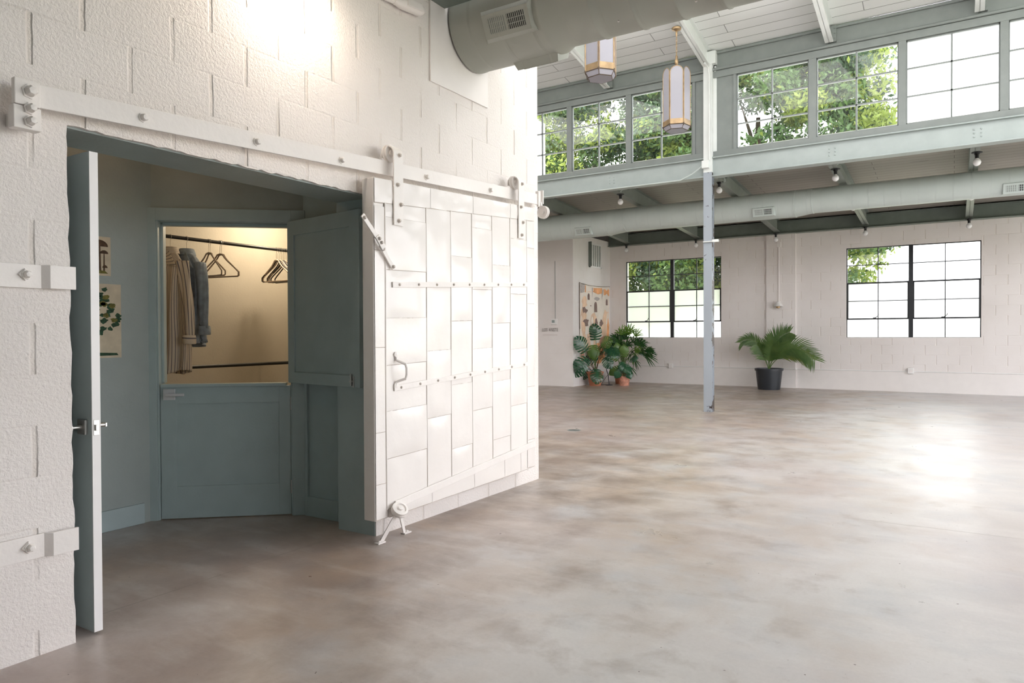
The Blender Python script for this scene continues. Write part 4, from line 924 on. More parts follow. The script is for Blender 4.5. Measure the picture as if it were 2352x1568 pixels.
# assumed closet ceiling light, and an added vestibule fill lamp imitating its warm spill
for nm_, p, e, r_, cl in (('closet_light_assumed', (-5.05, 4.35, 2.41), 6., .07, (1, .82, .58)), ('vestibule_fill', (-4.1, 2.3, 2.57), .4, .05, (1, .62, .33))):
    t = thing('added_ceiling_light', p, 'small round %s' % ('warm light assumed on the closet ceiling' if nm_[0] == 'c' else 'warm fill light added to the vestibule ceiling'), 'ceiling light')
    mb = MB(); mb.lathe([(0, .035), (.08, .035), (.08, .02), (.0, .02)], p, (0, 0, 1), 24); mb.build('base_plate', 'plastic_white', t)
    ld = bpy.data.lights.new(nm_, 'POINT'); ld.energy = e; ld.color = cl; ld.shadow_soft_size = r_; lo = bpy.data.objects.new(nm_, ld); COL.objects.link(lo); lo.location = (p[0], p[1], p[2]-.06)

# ------------------------------------------------------------------ far duct under the low roof
FY, FT = 13.05, 3.735
t = thing('ventilation_duct', (-3, FY, 3.5), 'long pale green round duct running under the low roof above the windows', 'duct')
def sec(x0, r0, x1, r1): return (x0, r0), (x1, r1)
prof = [(-9.5, .257), (-6.15, .257), (-5.86, .255), (-5.50, .232), (-2.34, .232), (-2.06, .212), (6.4, .212)]
def duct(name, prof, seams):
    mb = MB(); vs = []; fs = []; n = 40; st = []
    for (xa, ra), (xb, rb) in zip(prof[:-1], prof[1:]): st.append((xa, ra))
    st.append(prof[-1])
    for x, r in st:
        for k in range(n): a = 2*PI*k/n; vs.append((x, FY+math.cos(a)*r, FT-r+math.sin(a)*r))
    for i in range(len(st)-1):
        for k in range(n): a = i*n+k; b_ = i*n+(k+1) % n; fs.append((a, b_, b_+n, a+n))
    mb.add(vs, fs); mb.build(name, 'duct_far_skin', t, smooth=True)
duct('duct_body', prof, [])
def rr(x):
    for (xa, ra), (xb, rb) in zip(prof[:-1], prof[1:]):
        if xa <= x <= xb: return ra+(rb-ra)*(x-xa)/(xb-xa)
for x in (-5.86, -5.50, -2.34, -2.06, -3.9, .95):
    r = rr(x); mb = MB(); mb.lathe([(r, -.012), (r+.005, -.010), (r+.005, .010), (r, .012)], (x, FY, FT-r), (1, 0, 0), 40); mb.build('duct_collar', 'duct_far_skin', t, smooth=True, angle=60)
for x, z in ((-6.36, 3.33), (-2.84, 3.385), (.80, 3.40)):
    r = rr(x); zc_ = FT-r; sn = max(-.6, (z-zc_)/(r+.01)); cs = math.sqrt(1-sn*sn); nr = Vector((0, -cs, sn*.5))
    register(t, (x, FY-cs*(r+.025), zc_+sn*(r+.03)), nr, (1, 0, 0), .36, .15, 1, 'duct_far', .05, 6, .015)

# ------------------------------------------------------------------ bulbs on the rafters
def bulb(loc, label, group):
    t = thing('bare_bulb_light', loc, label, 'light bulb', group)
    x, y, z = loc; mb = MB(); mb.lathe([(0, 0), (.07, 0), (.07, -.006), (.03, -.012), (0, -.012)], loc, (0, 0, 1), 20); mb.build('base_plate', 'socket_black', t)
    mb = MB(); mb.lathe([(0, -.01), (.032, -.01), (.032, -.03), (.024, -.034), (.024, -.085), (0, -.085)], loc, (0, 0, 1), 16); mb.build('socket', 'socket_black', t)
    mb = MB(); mb.lathe([(0.0, -.192)]+[(.052*math.cos(a), -.142+.052*math.sin(a)) for a in np.linspace(-1.45, 1.0, 12)]+[(.022, -.088), (.018, -.080)], loc, (0, 0, 1), 20); mb.build('bulb', 'bulb_white', t, smooth=True)
    return t
b0 = bulb((-5.207, 12.05, 3.815), 'bare white bulb left of the column, above the far duct', 'bare bulbs in front of the far duct')
def cp(o, loc, label, group=None):
    c = copy_tree(o); c.location = loc; c['label'] = label
    if group: c['group'] = group
    return c
g1 = 'bare bulbs in front of the far duct'; g2 = 'bare bulbs half hidden behind the far duct'; g3 = 'bare bulbs along the top of the far wall'
cp(b0, (-3.392, 12.05, 3.825), 'bare white bulb just right of the column, above the far duct', g1)
cp(b0, (-1.576, 12.05, 3.815), 'bare white bulb at the left end of the bent pipe, above the far duct', g1)
cp(b0, (.274, 12.05, 3.815), 'bare white bulb at the right end of the bent pipe, above the far duct', g1)
cp(b0, (-1.59, 14.45, 3.705), 'left of the two bare bulbs half hidden behind the far duct', g2)
cp(b0, (.25, 14.45, 3.705), 'right of the two bare bulbs half hidden behind the far duct', g2)
for x, l in ((-7.01, 'bare bulb at the far wall top, over the left edge of the left window'), (-5.229, 'bare bulb at the top of the far wall, just left of the column'), (-3.40, 'bare bulb at the top of the far wall, above the wall sconce'),
             (-1.59, 'bare bulb at the far wall top, over the left end of right window'), (.25, 'bare bulb at the far wall top, over the right end of right window')):
    cp(b0, (x, YR-.26, 3.488), l, g3)
def pipe(pts, label, r=.014, m_='duct_far', name='conduit'):
    mb = MB(); mb.tube(pts, r, 8); o = mb.build(name, m_, smooth=True); return tag(o, label, 'conduit')
def bent(x0, x1, y, z, zl): return [(x0, y, zl), (x0+.005, y, z-.03), (x0+.05, y, z-.005), (x0+.12, y, z), (x1-.12, y, z), (x1-.05, y, z-.005), (x1-.005, y, z-.03), (x1, y, zl)]
pipe(bent(-5.207, -3.30, 12.05, 3.905, 3.82), 'pale pipe from the bulb left of the column to the column')
pipe(bent(-1.576, .274, 12.05, 3.905, 3.82), 'pale pipe bent down at both ends between two bulbs right of the column')
pipe([(-9, YC-.05, 3.722), (-3.75, YC-.05, 3.725), (-3.55, YC-.06, 3.80), (-3.39, YC-.08, 3.90)], 'thin pale conduit clipped under the clerestory beam, rising to the column', .010)
pipe([(-7.0, YR-.24, 3.475), (6.4, YR-.24, 3.475)], 'thin dark pipe along the top of the far wall, linking the bulbs', .012, 'low_rafter')

# ------------------------------------------------------------------ hanging lanterns
def lantern(x, y, zbot, ztop, zceil, rot, label, R=.195, zp=5.0):
    t = thing('pendant_lantern', (x, y, zceil), label, 'pendant lamp', 'brass and milk glass lanterns')
    H = ztop-zbot; cs = [Vector((math.cos(rot+PI/3*k)*R, math.sin(rot+PI/3*k)*R, 0)) for k in range(6)]
    c0 = Vector((x, y, 0)); zb_ = zbot+.07
    for k in range(6):
        a, b_ = cs[k], cs[(k+1) % 6]; m_ = (a+b_)/2; e = (b_-a); L_ = e.length; e.normalize(); n_ = m_.normalized(); w2 = L_/2-.012
        zt_ = ztop-w2-.01
        arc = [(-w2, zb_+.075), (w2, zb_+.075)]+[(math.cos(q)*w2, zt_+math.sin(q)*w2) for q in np.linspace(0, PI, 14)]
        P = lambda u, v, d: tuple(c0+m_+e*u+n_*d+Vector((0, 0, v)))
        mb = MB(); mb.prism(arc, P, -.004, 0); gl_ = mb.build('glass_panel', 'lantern_glass', t)
        mb = MB(); pts = [(-w2-.004, zb_), *[(math.cos(q)*(w2+.004), zt_+math.sin(q)*(w2+.004)) for q in np.linspace(PI, 0, 16)], (w2+.004, zb_)]
        mb.tube([P(u, v, .001) for u, v in pts], .0055, 6); mb.build('brass_arch', 'brass', t, smooth=True)
        mb = MB(); mb.prism([(-w2, zb_), (w2, zb_), (w2, zb_+.075), (-w2, zb_+.075)], P, -.003, .004); mb.build('brass_band', 'brass', t)
        # tapering skirt in glass with dark came
        ai, bi = a*.80, b_*.80
        mb = MB(); mb.hexa([tuple(c0+v+Vector((0, 0, z))) for v, z in ((ai, zbot+.012), (bi, zbot+.012), (bi*.985, zbot+.012), (ai*.985, zbot+.012), (a, zb_), (b_, zb_), (b_*.985, zb_), (a*.985, zb_))]); mb.build('skirt_glass', 'lantern_glass', t)
        mb = MB(); mb.tube([tuple(c0+a+Vector((0, 0, zb_))), tuple(c0+b_+Vector((0, 0, zb_)))], .007, 6); mb.tube([tuple(c0+ai+Vector((0, 0, zbot+.012))), tuple(c0+bi+Vector((0, 0, zbot+.012)))], .005, 6)
        mb.tube([tuple(c0+a+Vector((0, 0, zb_))), tuple(c0+ai+Vector((0, 0, zbot+.012)))], .004, 6)
        mb.lathe([(.013, .012), (.009, -.01), (.0, -.035)], c0+a*.985+Vector((0, 0, zb_)), (0, 0, 1), 8); mb.build('dark_came', 'brass_dark', t, smooth=True)
    mb = MB(); mb.prism([(v.x*.79, v.y*.79) for v in cs], lambda u, v, d: (x+u, y+v, d), zbot+.008, zbot+.014); mb.build('bottom_glass', 'lantern_glass', t)
    mb = MB(); mb.prism([(v.x*.98, v.y*.98) for v in cs], lambda u, v, d: (x+u, y+v, d), zt_-.05, zt_-.044); mb.tube([(x, y, zt_-.05), (x, y, ztop+.02)], .010, 8)
    mb.lathe([(0, 0), (.018, .0), (.020, .03), (.012, .05), (.028, .075), (.026, .12), (.014, .14), (.018, .17), (.006, .20), (0, .20)], (x, y, ztop+.01), (0, 0, 1), 14); mb.build('finial', 'brass', t, smooth=True)
    z = ztop+.20; mb = MB(); k = 0
    while z < zceil-.10:
        d = Vector((1, 0, 0)) if k % 2 else Vector((0, 1, 0)); mb.tube([Vector((x, y, z+.022))+d*.010*math.cos(q)+Vector((0, 0, .024*math.sin(q))) for q in np.linspace(0, 2*PI, 9)], .0035, 5, caps=False); z += .038; k += 1
    mb.build('chain', 'brass', t, smooth=True)
    mb = MB(); mb.lathe([(0, -.12), (.010, -.12), (.016, -.09), (.010, -.06), (.03, -.045), (.065, -.035), (.07, -.012), (.06, 0), (0, 0)], (x, y, zceil), (0, 0, 1), 18); mb.build('canopy', 'brass', t, smooth=True)
    return t
rot1 = math.atan2(-3.41, 9.9)
va = math.atan2(9.9, -3.41)
lantern(-3.40, 9.9, 4.165, 5.065, 5.665, va+PI/6, 'brass and milk glass lantern hanging clear, in front of the clerestory windows')
lantern(-3.44, 7.4, 4.165, 5.065, 6.335, va, 'brass and milk glass lantern half hidden behind the near duct', R=.19)

# ------------------------------------------------------------------ things on the far walls
t = thing('wall_sconce', (-3.378, YR-.05, 1.85), 'small white wall sconce with a pipe running up to the roof', 'wall lamp')
mb = MB(); mb.lathe([(.03, .09), (.05, .07), (.105, -.01), (.10, -.01), (.045, .06)], (-3.378, YR-.14, 1.86), (0, 0, 1), 24); mb.build('shade', 'plastic_white', t, smooth=True)
mb = MB(); mb.lathe([(0, -.055), (.04, -.045), (.048, -.01), (.03, .03)], (-3.378, YR-.14, 1.855), (0, 0, 1), 16); mb.build('lamp_glass', 'brass', t, smooth=True)
mb = MB(); mb.box(-3.41, -3.345, YR-.14, YR-.05, 1.90, 1.96); mb.build('bracket', 'plastic_white', t)
mb = MB(); mb.tube([(-3.378, YR-.062, 1.96), (-3.378, YR-.062, 3.25)], .012, 8); mb.build('conduit', 'smooth_white', t, smooth=True)
mb = MB(); mb.box(-3.42, -3.335, YR-.08, YR-.05, 3.20, 3.31); mb.build('box', 'smooth_white', t, bevel=.003)
t = thing('conduit', (-2, YR-.03, .43), 'thin white surface conduit along the far wall just above its thicker base', 'conduit')
mb = MB(); mb.tube([(-7.55, YR-.02, .432), (-3.70, YR-.02, .430), (-3.66, YR-.075, .430), (-3.01, YR-.075, .430), (-2.98, YR-.02, .430), (6.4, YR-.02, .425)], .011, 8); mb.build('pipe', 'plastic_white', t, smooth=True)
for x, l in ((-5.932, 'small white outlet box low on the far wall below the left window'), (-.759, 'small white outlet box low on the far wall below the right window')):
    t = thing('outlet_box', (x, YR-.012, .39), l, 'outlet', 'outlet boxes on the far wall')
    mb = MB(); mb.box(x-.055, x+.055, YR-.065, YR-.012, .385, .50); mb.build('box', 'plastic_white', t, bevel=.006)
    mb = MB(); mb.box(x-.035, x+.035, YR-.068, YR-.064, .405, .48); mb.box(x-.012, x-.006, YR-.0695, YR-.067, .44, .46); mb.box(x+.006, x+.012, YR-.0695, YR-.067, .44, .46); mb.build('cover', 'smooth_white', t)
# thermostat and lettering on the box room's face
t = thing('thermostat', (-8.085, 14.75, 1.48), 'small white thermostat with grey screen and a wire rising from it', 'thermostat')
mb = MB(); mb.box(-8.16, -8.00, 14.725, 14.75, 1.465, 1.605); mb.build('case', 'plastic_white', t, bevel=.006)
mb = MB(); mb.box(-8.135, -8.06, 14.722, 14.7255, 1.51, 1.575); mb.build('screen', 'screen_grey', t)
mb = MB(); mb.tube([(-8.056, 14.745, 1.60), (-8.056, 14.745, 2.98)], .006, 6); mb.build('wire', 'beam_grey', t)
fc = bpy.data.curves.new('lettering', 'FONT'); fc.body = 'LOS ANSTE'; fc.size = .115; fc.space_character = 1.15; fc.extrude = .001
fo = bpy.data.objects.new('tmp', fc); COL.objects.link(fo); dg = bpy.context.evaluated_depsgraph_get()
me = bpy.data.meshes.new_from_object(fo.evaluated_get(dg)); bpy.data.objects.remove(fo)
xs = [v.co.x for v in me.vertices]; x0, x1 = min(xs), max(xs); sx = .43/(x1-x0)
for v in me.vertices: v.co = Vector((-8.41+(v.co.x-x0)*sx, 14.748-v.co.z*0-.001, 1.305+v.co.y))
me.materials.clear(); me.materials.append(M['text_pink'])
lt = bpy.data.objects.new('wall_lettering', me); COL.objects.link(lt); tag(lt, 'faint pink lettering on the white wall below the thermostat', 'lettering')
mb = MB(); mb.box(-8.40, -8.00, 14.746, 14.749, 1.215, 1.225); mb.build('underline', 'text_pink', lt)
# louvre
t = thing('wall_vent', (-7.58, 15.93, 2.88), 'tall white louvred vent high on the wall above the tapestry', 'vent')
mb = MB(); mb.box(-7.58, -7.545, 15.60, 15.64, 2.88, 3.48); mb.box(-7.58, -7.545, 16.22, 16.26, 2.88, 3.48); mb.box(-7.58, -7.545, 15.60, 16.26, 2.88, 2.92); mb.box(-7.58, -7.545, 15.60, 16.26, 3.44, 3.48)
for k in range(1, 5): mb.box(-7.57, -7.552, 15.64+.58*k/5-.018, 15.64+.58*k/5+.018, 2.9, 3.46)
mb.build('frame', 'plastic_white', t)
mb = MB()
for k in range(24):
    z = 2.925+.0215*k; mb.hexa([(-7.575, 15.63, z), (-7.556, 15.63, z-.010), (-7.556, 16.23, z-.010), (-7.575, 16.23, z), (-7.575, 15.63, z+.003), (-7.556, 15.63, z-.007), (-7.556, 16.23, z-.007), (-7.575, 16.23, z+.003)])
mb.build('louvres', 'plastic_white', t)
mb = MB(); mb.box(-7.579, -7.576, 15.62, 16.24, 2.9, 3.46); mb.build('backing', 'screen_grey', t)
mb = MB(); mb.box(-7.58, -7.50, 15.58, 15.60, 2.90, 3.50); mb.build('side_shadow_strip', 'dark_green', t)  # solid dark strip standing in for shadow at the vent's side

# tapestry (its face looks to +X): flat printed cloth
TX = -7.57; TY0, TY1, TZ0, TZ1 = 15.06, 16.79, .46, 2.46
t = thing('tapestry', (-7.58, 15.92, .46), 'long cream and orange painted cloth hanging on the wall behind the plants', 'tapestry')
def tp(u, v, d=0):   # u 0..1 left->right, v 0..1 bottom->top, with slight waves in the cloth
    y = TY0+(TY1-TY0)*u; z = TZ0+(TZ1-TZ0)*v - .02*math.sin(u*PI) - .05*(1-u)*(v > .9)*0
    return (TX+.008*math.sin(u*14+v*3)+.004*math.sin(u*37)+d+.006, y, z)
mb = MB(); mb.grid(lambda u, v: tp(u, v), 40, 60); TM = ['tap_cream', 'tap_peach', 'tap_grey', 'tap_orange', 'tap_rust', 'tap_brown']; tmb = mb
def patch(name, polys, m_, d):
    mb = tmb
    for poly in polys:
        n = 12; P = [tp(u, v, d) for u, v in poly]; c_ = (sum(p[0] for p in poly)/len(poly), sum(p[1] for p in poly)/len(poly))
        mb.add([tp(c_[0], c_[1], d)]+P, [(0, 1+i, 1+(i+1) % len(P)) for i in range(len(P))], TM.index(m_))
def arch(cx, cy, w_, h): return [(cx-w_, cy-h), (cx+w_, cy-h)]+[(cx+math.cos(a)*w_, cy+h*.2+math.sin(a)*h*.8) for a in np.linspace(0, PI, 10)]
def bl(cx, cy, rx, ry, sd_, a=.3, n=14):
    rn = random.Random(sd_); return [(min(.995, max(.005, cx+math.cos(q)*rx*(1+rn.uniform(-a, a)))), min(.995, max(.005, cy+math.sin(q)*ry*(1+rn.uniform(-a, a))))) for q in np.linspace(0, 2*PI, n, endpoint=False)]
patch('peach_wash', [bl(.12, .55, .10, .2, 1), bl(.85, .50, .13, .2, 2), bl(.32, .30, .2, .12, 3), bl(.15, .78, .08, .08, 21), bl(.45, .56, .10, .12, 22)], 'tap_peach', .003)
patch('grey_wash', [[(.01, .88), (.15, .90), (.17, .99), (.01, .99)], [(.38, .84), (.42, .97), (.37, .97)], [(.72, .83), (.78, .96), (.70, .96)], bl(.55, .84, .09, .025, 23)], 'tap_grey', .004)
patch('orange_band', [[(.17, .90), (.40, .92), (.60, .895), (.72, .91), (.72, .975), (.45, .97), (.17, .985)], [(.78, .89), (.99, .88), (.99, .965), (.78, .965)], bl(.92, .42, .05, .18, 7, .3), bl(.62, .16, .26, .12, 24, .2)], 'tap_orange', .005)
patch('rust_arch', [arch(.80, .25, .17, .12), bl(.08, .12, .06, .10, 9)], 'tap_rust', .006)
patch('brown_shapes', [arch(.28, .855, .030, .04), arch(.88, .80, .032, .04), arch(.51, .735, .045, .065), bl(.15, .68, .10, .035, 12, .5), bl(.20, .545, .09, .045, 13, .45), bl(.52, .50, .06, .085, 14, .35), bl(.70, .53, .05, .04, 15, .4),
      [(.39, .46), (.41, .46), (.49, .32), (.46, .33)], [(.645, .40), (.66, .40), (.665, .46), (.65, .46)], bl(.12, .345, .02, .006, 16), bl(.28, .36, .02, .006, 17), bl(.34, .745, .018, .006, 18)], 'tap_brown', .007)
tmb.build('cloth', TM, t, smooth=True)
mb = MB(); mb.tube([tp(-.02, 1.0, .01), tp(.3, .99, .01), tp(.7, .992, .01), tp(1.01, 1.0, .01)], .006, 6); mb.tube([tp(-.005, 1.01, .005), tp(-.005, .45, .005)], .005, 6); mb.build('edge_cord', 'brass_dark', t)

# ------------------------------------------------------------------ plants
def pot(t, c, r_top, r_bot, h, m_, rim=.03, rimw=.012):
    x, y, z = c; mb = MB(); mb.lathe([(0, .0), (r_bot, 0), (r_top-rimw, h-rim), (r_top, h-rim), (r_top+.003, h), (r_top-.018, h), (r_top-.022, h-.05), (0, h-.05)], c, (0, 0, 1), 36); mb.build('pot', m_, t, smooth=True, angle=35)
    mb = MB(); mb.grid(lambda u, v: (x+math.cos(u*2*PI)*v*(r_top-.02), y+math.sin(u*2*PI)*v*(r_top-.02), z+h-.045+.006*math.sin(u*31)*v), 24, 4); mb.build('soil', 'soil', t)
def leaf_frame(o, tip_dir, nrm):
    d = Vector(tip_dir).normalized(); n_ = Vector(nrm); n_ = (n_-d*n_.dot(d)).normalized(); s_ = d.cross(n_); return Vector(o), d, s_, n_
def monstera_leaf(o, tip, nrm, L, m_, t, split=True, wd=.47):
    o, d, s_, n_ = leaf_frame(o, tip, nrm); mb = MB(); N_ = 7
    def edge(q):   # half width at q 0..1 along the blade
        return L*wd*math.sin(PI*min(1, q*.86+.14))**.62*(1 if q < .5 else 1-.35*((q-.5)/.5)**2)
    for side in (-1, 1):
        for k in range(N_):
            q0 = k/N_; q1 = (k+(.80 if split else 1.01))/N_; P = []
            back = -.10*L*(1-q0)
            for j in range(5):
                f = j/4; a0 = q0+(q1-q0)*0; 
                for qq in (q0, q1):
                    ww = edge(min(.99, qq+.02)); xw = ww*f; sweep = .16*L*f*(1-.2*qq)-.18*L*f*max(0, 1-q0/.3)
                    base = (qq if not split or f > .3 else (q0 if qq == q0 else q0+1/N_*(1-.2*f/.3)))
                    zc_ = -.16*L*(f**2)*.8-.22*L*(base**2)
                    P.append(o+d*(L*base*.92+sweep-.08*L)+s_*(side*xw)+n_*zc_)
            mb.add(P, [(2*j, 2*j+1, 2*j+3, 2*j+2) for j in range(4)])
    mb.build('leaf', m_, t, smooth=True)
def stem(t, pts, r, m_, name='stem'):
    mb = MB(); P = [Vector(p) for p in pts]
    if len(P) == 3:
        a, b_, c_ = P; P = [a*(1-q)**2+b_*2*q*(1-q)+c_*q*q for q in np.linspace(0, 1, 9)]
    mb.tube(P, r, 7); mb.build(name, m_, t, smooth=True)
# big monstera in a terracotta pot
PX, PY = -7.303, 15.357; h = .315
t = thing('potted_monstera', (PX, PY, 0), 'large split-leaf plant in a tall terracotta pot in front of the tapestry', 'potted plant')
pot(t, (PX, PY, 0), .205, .135, .335, 'terracotta', .04, .012)
cam_dir = (Vector((0, 0, 1.2))-Vector((PX, PY, .6))).normalized()
ml = [(-7.44, .35, 1.12, .1, 1.18, .34, 'monstera_leaf', 1), (-7.10, -.02, .98, .75, .35, .30, 'fresh_leaf', 1), (-7.56, .02, .86, -.15, .65, .36, 'monstera_leaf', 1), (-7.56, 0, .66, -.25, -.55, .36, 'monstera_leaf', 1),
      (-7.66, 0, .56, -.45, -.85, .36, 'monstera_leaf', 1), (-7.50, -.05, .42, -.45, -.8, .30, 'monstera_leaf', 1), (-7.18, -.12, .38, .3, -.8, .31, 'monstera_leaf', 1), (-7.36, .05, .95, .25, -.9, .30, 'fresh_leaf', 0),
      (-7.00, .05, .90, .9, -.35, .34, 'monstera_leaf', 1), (-7.30, .1, .60, -.4, .2, .28, 'monstera_leaf', 1), (-6.98, -.08, .66, .7, -.8, .26, 'monstera_leaf', 1)]
rn = random.Random(3)
for x, dy, z, tx, tz, L_, m_, sp_ in ml:
    y = PY+dy-.05
    if x < -7.5: x *= .968; y = 14.87+.08*dy
    stem(t, [(PX+rn.uniform(-.04, .04), PY+rn.uniform(-.04, .04), .29), ((PX+x)/2, y, (z+.75)/2+.1 if z > .6 else .62), (x, y, z)], [.009, .008, .008, .007, .007, .006, .006, .005, .005], 'stem_green' if rn.random() < .6 else 'stem_brown')
    monstera_leaf((x, y, z), (tx, -.35+rn.uniform(-.2, .2), tz), (.42+rn.uniform(-.25, .25), -.85, .35+rn.uniform(-.2, .25)), L_*1.15, m_, t, bool(sp_), .46)
# smaller broad-leaf plant in the painted pot
PX, PY = -6.693, 15.693
t = thing('potted_plant', (PX, PY, 0), 'small broad-leaved plant in a short pale-streaked terracotta pot', 'potted plant')
pot(t, (PX, PY, 0), .14, .11, .225, 'terracotta_pale', .025, .004)
for x, dy, z, tx, tz, L_, m_, sp_ in [(-6.80, -.10, .42, -.5, -.3, .36, 'fresh_leaf', 0), (-6.62, -.15, .50, .5, -.5, .33, 'monstera_leaf', 0), (-6.86, -.02, .62, -.3, .5, .30, 'fresh_leaf', 0), (-6.55, .02, .62, .7, .3, .28, 'monstera_leaf', 0),
                             (-6.72, -.18, .38, -.3, -.75, .30, 'monstera_leaf', 0), (-6.70, .02, .70, .15, .95, .36, 'fresh_leaf', 0), (-6.84, .0, .78, .0, 1., .32, 'fresh_leaf', 0), (-6.95, .0, .80, -.6, .35, .34, 'monstera_leaf', 0), (-6.68, -.16, .56, .1, -.5, .28, 'monstera_leaf', 0), (-6.58, -.1, .36, .5, -.7, .27, 'monstera_leaf', 0)]:
    y = PY+dy; stem(t, [(PX, PY, .18), ((PX+x)/2, y, z*.8), (x, y, z)], .006, 'stem_green')
    monstera_leaf((x, y, z), (tx, -.3, tz), (.40+rn.uniform(-.3, .3), -.8, .4+rn.uniform(-.2, .3)), L_*.80, m_, t, False, .42)
# rhapis palm behind, in its own terracotta pot
PX, PY = -7.08, 16.25
t = thing('potted_lady_palm', (PX+.08, PY, 0), 'tall fan-leaved palm in a terracotta pot against the far wall, behind the others', 'potted plant')
pot(t, (PX+.08, PY, 0), .19, .15, .27, 'terracotta', .03, .008)
def fan_leaf(o, d, L_, m_, nb=9, spread=1.5):
    o = Vector(o); d = Vector(d).normalized(); s_ = d.cross(Vector((0, -1, .3))).normalized(); mb = MB()
    for k in range(nb):
        a = (k/(nb-1)-.5)*spread; dd = (d*math.cos(a)+s_*math.sin(a)).normalized(); ll = L_*(1-.25*abs(a)/spread*2)*rn.uniform(.9, 1.1); wv = dd.cross(Vector((0, -1, .4))).normalized()*(.0105*L_/.3)
        pts = [o+dd*ll*f+Vector((0, -.06*math.sin(k*2.3)*f, -.30*ll*f**2.2)) for f in (.04, .3, .6, .85, 1.)]; ws = (.45, 1, 1, .65, .05)
        vs = []
        for p, w_ in zip(pts, ws): vs += [p-wv*w_, p+wv*w_]
        mb.add(vs, [(2*i, 2*i+1, 2*i+3, 2*i+2) for i in range(4)])
    mb.build('leaf', m_, t, smooth=True)
for k in range(46):
    f = rn.random(); a = rn.uniform(-.3, PI+.3); cx = PX+.30+rn.uniform(-.08, .08); 
    px_ = cx+math.cos(a)*.42*rn.uniform(.35, 1); pz_ = .82+math.sin(a)*.48*rn.uniform(.2, 1)
    py_ = PY+rn.uniform(-.30, .22)
    d = Vector((px_-(PX+.2), rn.uniform(-.5, .3), (pz_-.78)*1.3+.05)).normalized()
    if k % 3 == 0 or k < 10: stem(t, [(PX+.08+rn.uniform(-.08, .08), PY+rn.uniform(-.06, .06), .23), (PX+.15, PY, .8), (px_, py_, pz_)], .006, 'stem_green')
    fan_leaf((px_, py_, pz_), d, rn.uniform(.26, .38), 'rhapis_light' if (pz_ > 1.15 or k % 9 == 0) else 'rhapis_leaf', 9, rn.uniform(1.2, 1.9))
for (px_, pz_) in ((-7.42, .98), (-7.45, .82), (-6.72, .42), (-6.80, .36), (-6.60, .60)): fan_leaf((px_, PY-.15, pz_), (-.3 if px_ < -7 else .4, -.1, -.5), .24, 'rhapis_leaf', 7, 1.3)
# slim black plant light between the pots
LX, LY = -7.06, 15.62
t = thing('plant_light', (LX, LY, 0), 'slim black stake lamp with a bent arm standing between the two front pots', 'lamp')
mb = MB(); mb.lathe([(0, 0), (.09, 0), (.09, .012), (.02, .022), (0, .022)], (LX, LY, 0), (0, 0, 1), 20); mb.build('base', 'cable_black', t)
mb = MB(); mb.tube([(LX, LY, .02), (LX-.02, LY, .25), (LX-.07, LY, .38), (LX-.03, LY, .46), (LX+.0, LY, .72)], .011, 8); mb.build('pole', 'cable_black', t, smooth=True)
mb = MB(); mb.lathe([(0, 0), (.035, .0), (.045, .06), (.04, .10), (0, .105)], (LX+.0, LY-.02, .70), (.2, -.6, .5), 16); mb.build('lamp_head', 'black_plastic', t, smooth=True)
mb = MB(); mb.tube([(LX+.0, LY, .012), (LX-.15, LY-.05, .010), (LX-.30, LY+.08, .010), (LX-.45, LY-.02, .010), (LX-.50, LY+.25, .010)], .006, 6); mb.tube([(LX-.02, LY, .26), (LX-.14, LY-.02, .10), (LX-.2, LY, .012)], .005, 6); mb.build('cable', 'cable_black', t, smooth=True)

# kentia-style palm in a black tub
PX, PY = -3.466, 16.20
t = thing('potted_palm', (PX, PY, 0), 'feathery green palm in a black plastic tub beside the pilaster', 'potted plant')
pot(t, (PX, PY, 0), .30, .235, .465, 'black_plastic', .05, .018)
def frond(pts, L0_, m_, n=34, droop=.5, start=.28, lw=.013, yl=None):
    P = [Vector(p) for p in pts]; q = [P[0]*(1-f)**3+P[1]*3*f*(1-f)**2+P[2]*3*f*f*(1-f)+P[3]*f**3 for f in np.linspace(0, 1, 40)]
    mb = MB(); mb.tube(q[::3]+[q[-1]], [.010*(1-.8*i/14) for i in range(len(q[::3])+1)], 6, mi=1)
    for i in range(n):
        f = start+(1-start)*(i+.5)/n; k = min(38, int(f*39)); p = q[k]; d = (q[k+1]-q[max(0, k-1)]).normalized(); sd_ = d.cross(Vector((0, -1, .25))).normalized()
        ll = L0_*(.45+.75*math.sin(PI*min(1, (f-start)/(1-start)*.8+.15)))*rn.uniform(.9, 1.08)
        for s in (-1, 1):
            dd = (sd_*s*.85+d*(.55+.5*f)+Vector((0, rn.uniform(-.35, .05), .12))).normalized(); wv = dd.cross(Vector((.1, -1, .1))).normalized()*lw
            cp_ = [p+dd*ll*g+Vector((0, 0, -droop*ll*g**2*.5)) for g in (0, .3, .65, 1)]
            vs = []
            for c__, w_ in zip(cp_, (.5, 1, .8, .05)): vs += [c__-wv*w_, c__+wv*w_]
            mb.add(vs, [(0, 1, 3, 2), (2, 3, 5, 4), (4, 5, 7, 6)], 0)
    mb.build('frond', [m_, 'stem_green'], t, smooth=True)
b_ = (PX, PY, .42)
frond([b_, (PX-.08, PY-.05, .75), (PX-.22, PY-.1, 1.30), (PX-.62, PY-.05, 1.02)], .26, 'palm_leaf', 26, .6, .36)
frond([b_, (PX+.02, PY-.05, .80), (PX+.10, PY-.05, 1.15), (PX+.46, PY-.1, 1.26)], .36, 'palm_leaf', 34, .3, .26)
frond([b_, (PX+.10, PY-.1, .85), (PX+.55, PY-.15, 1.20), (PX+1.00, PY-.2, .64)], .38, 'palm_leaf', 40, .5, .24)
frond([b_, (PX+.10, PY-.05, .70), (PX+.5, PY+.05, 1.0), (PX+.90, PY, .66)], .30, 'palm_leaf_yellow', 30, .6, .4)
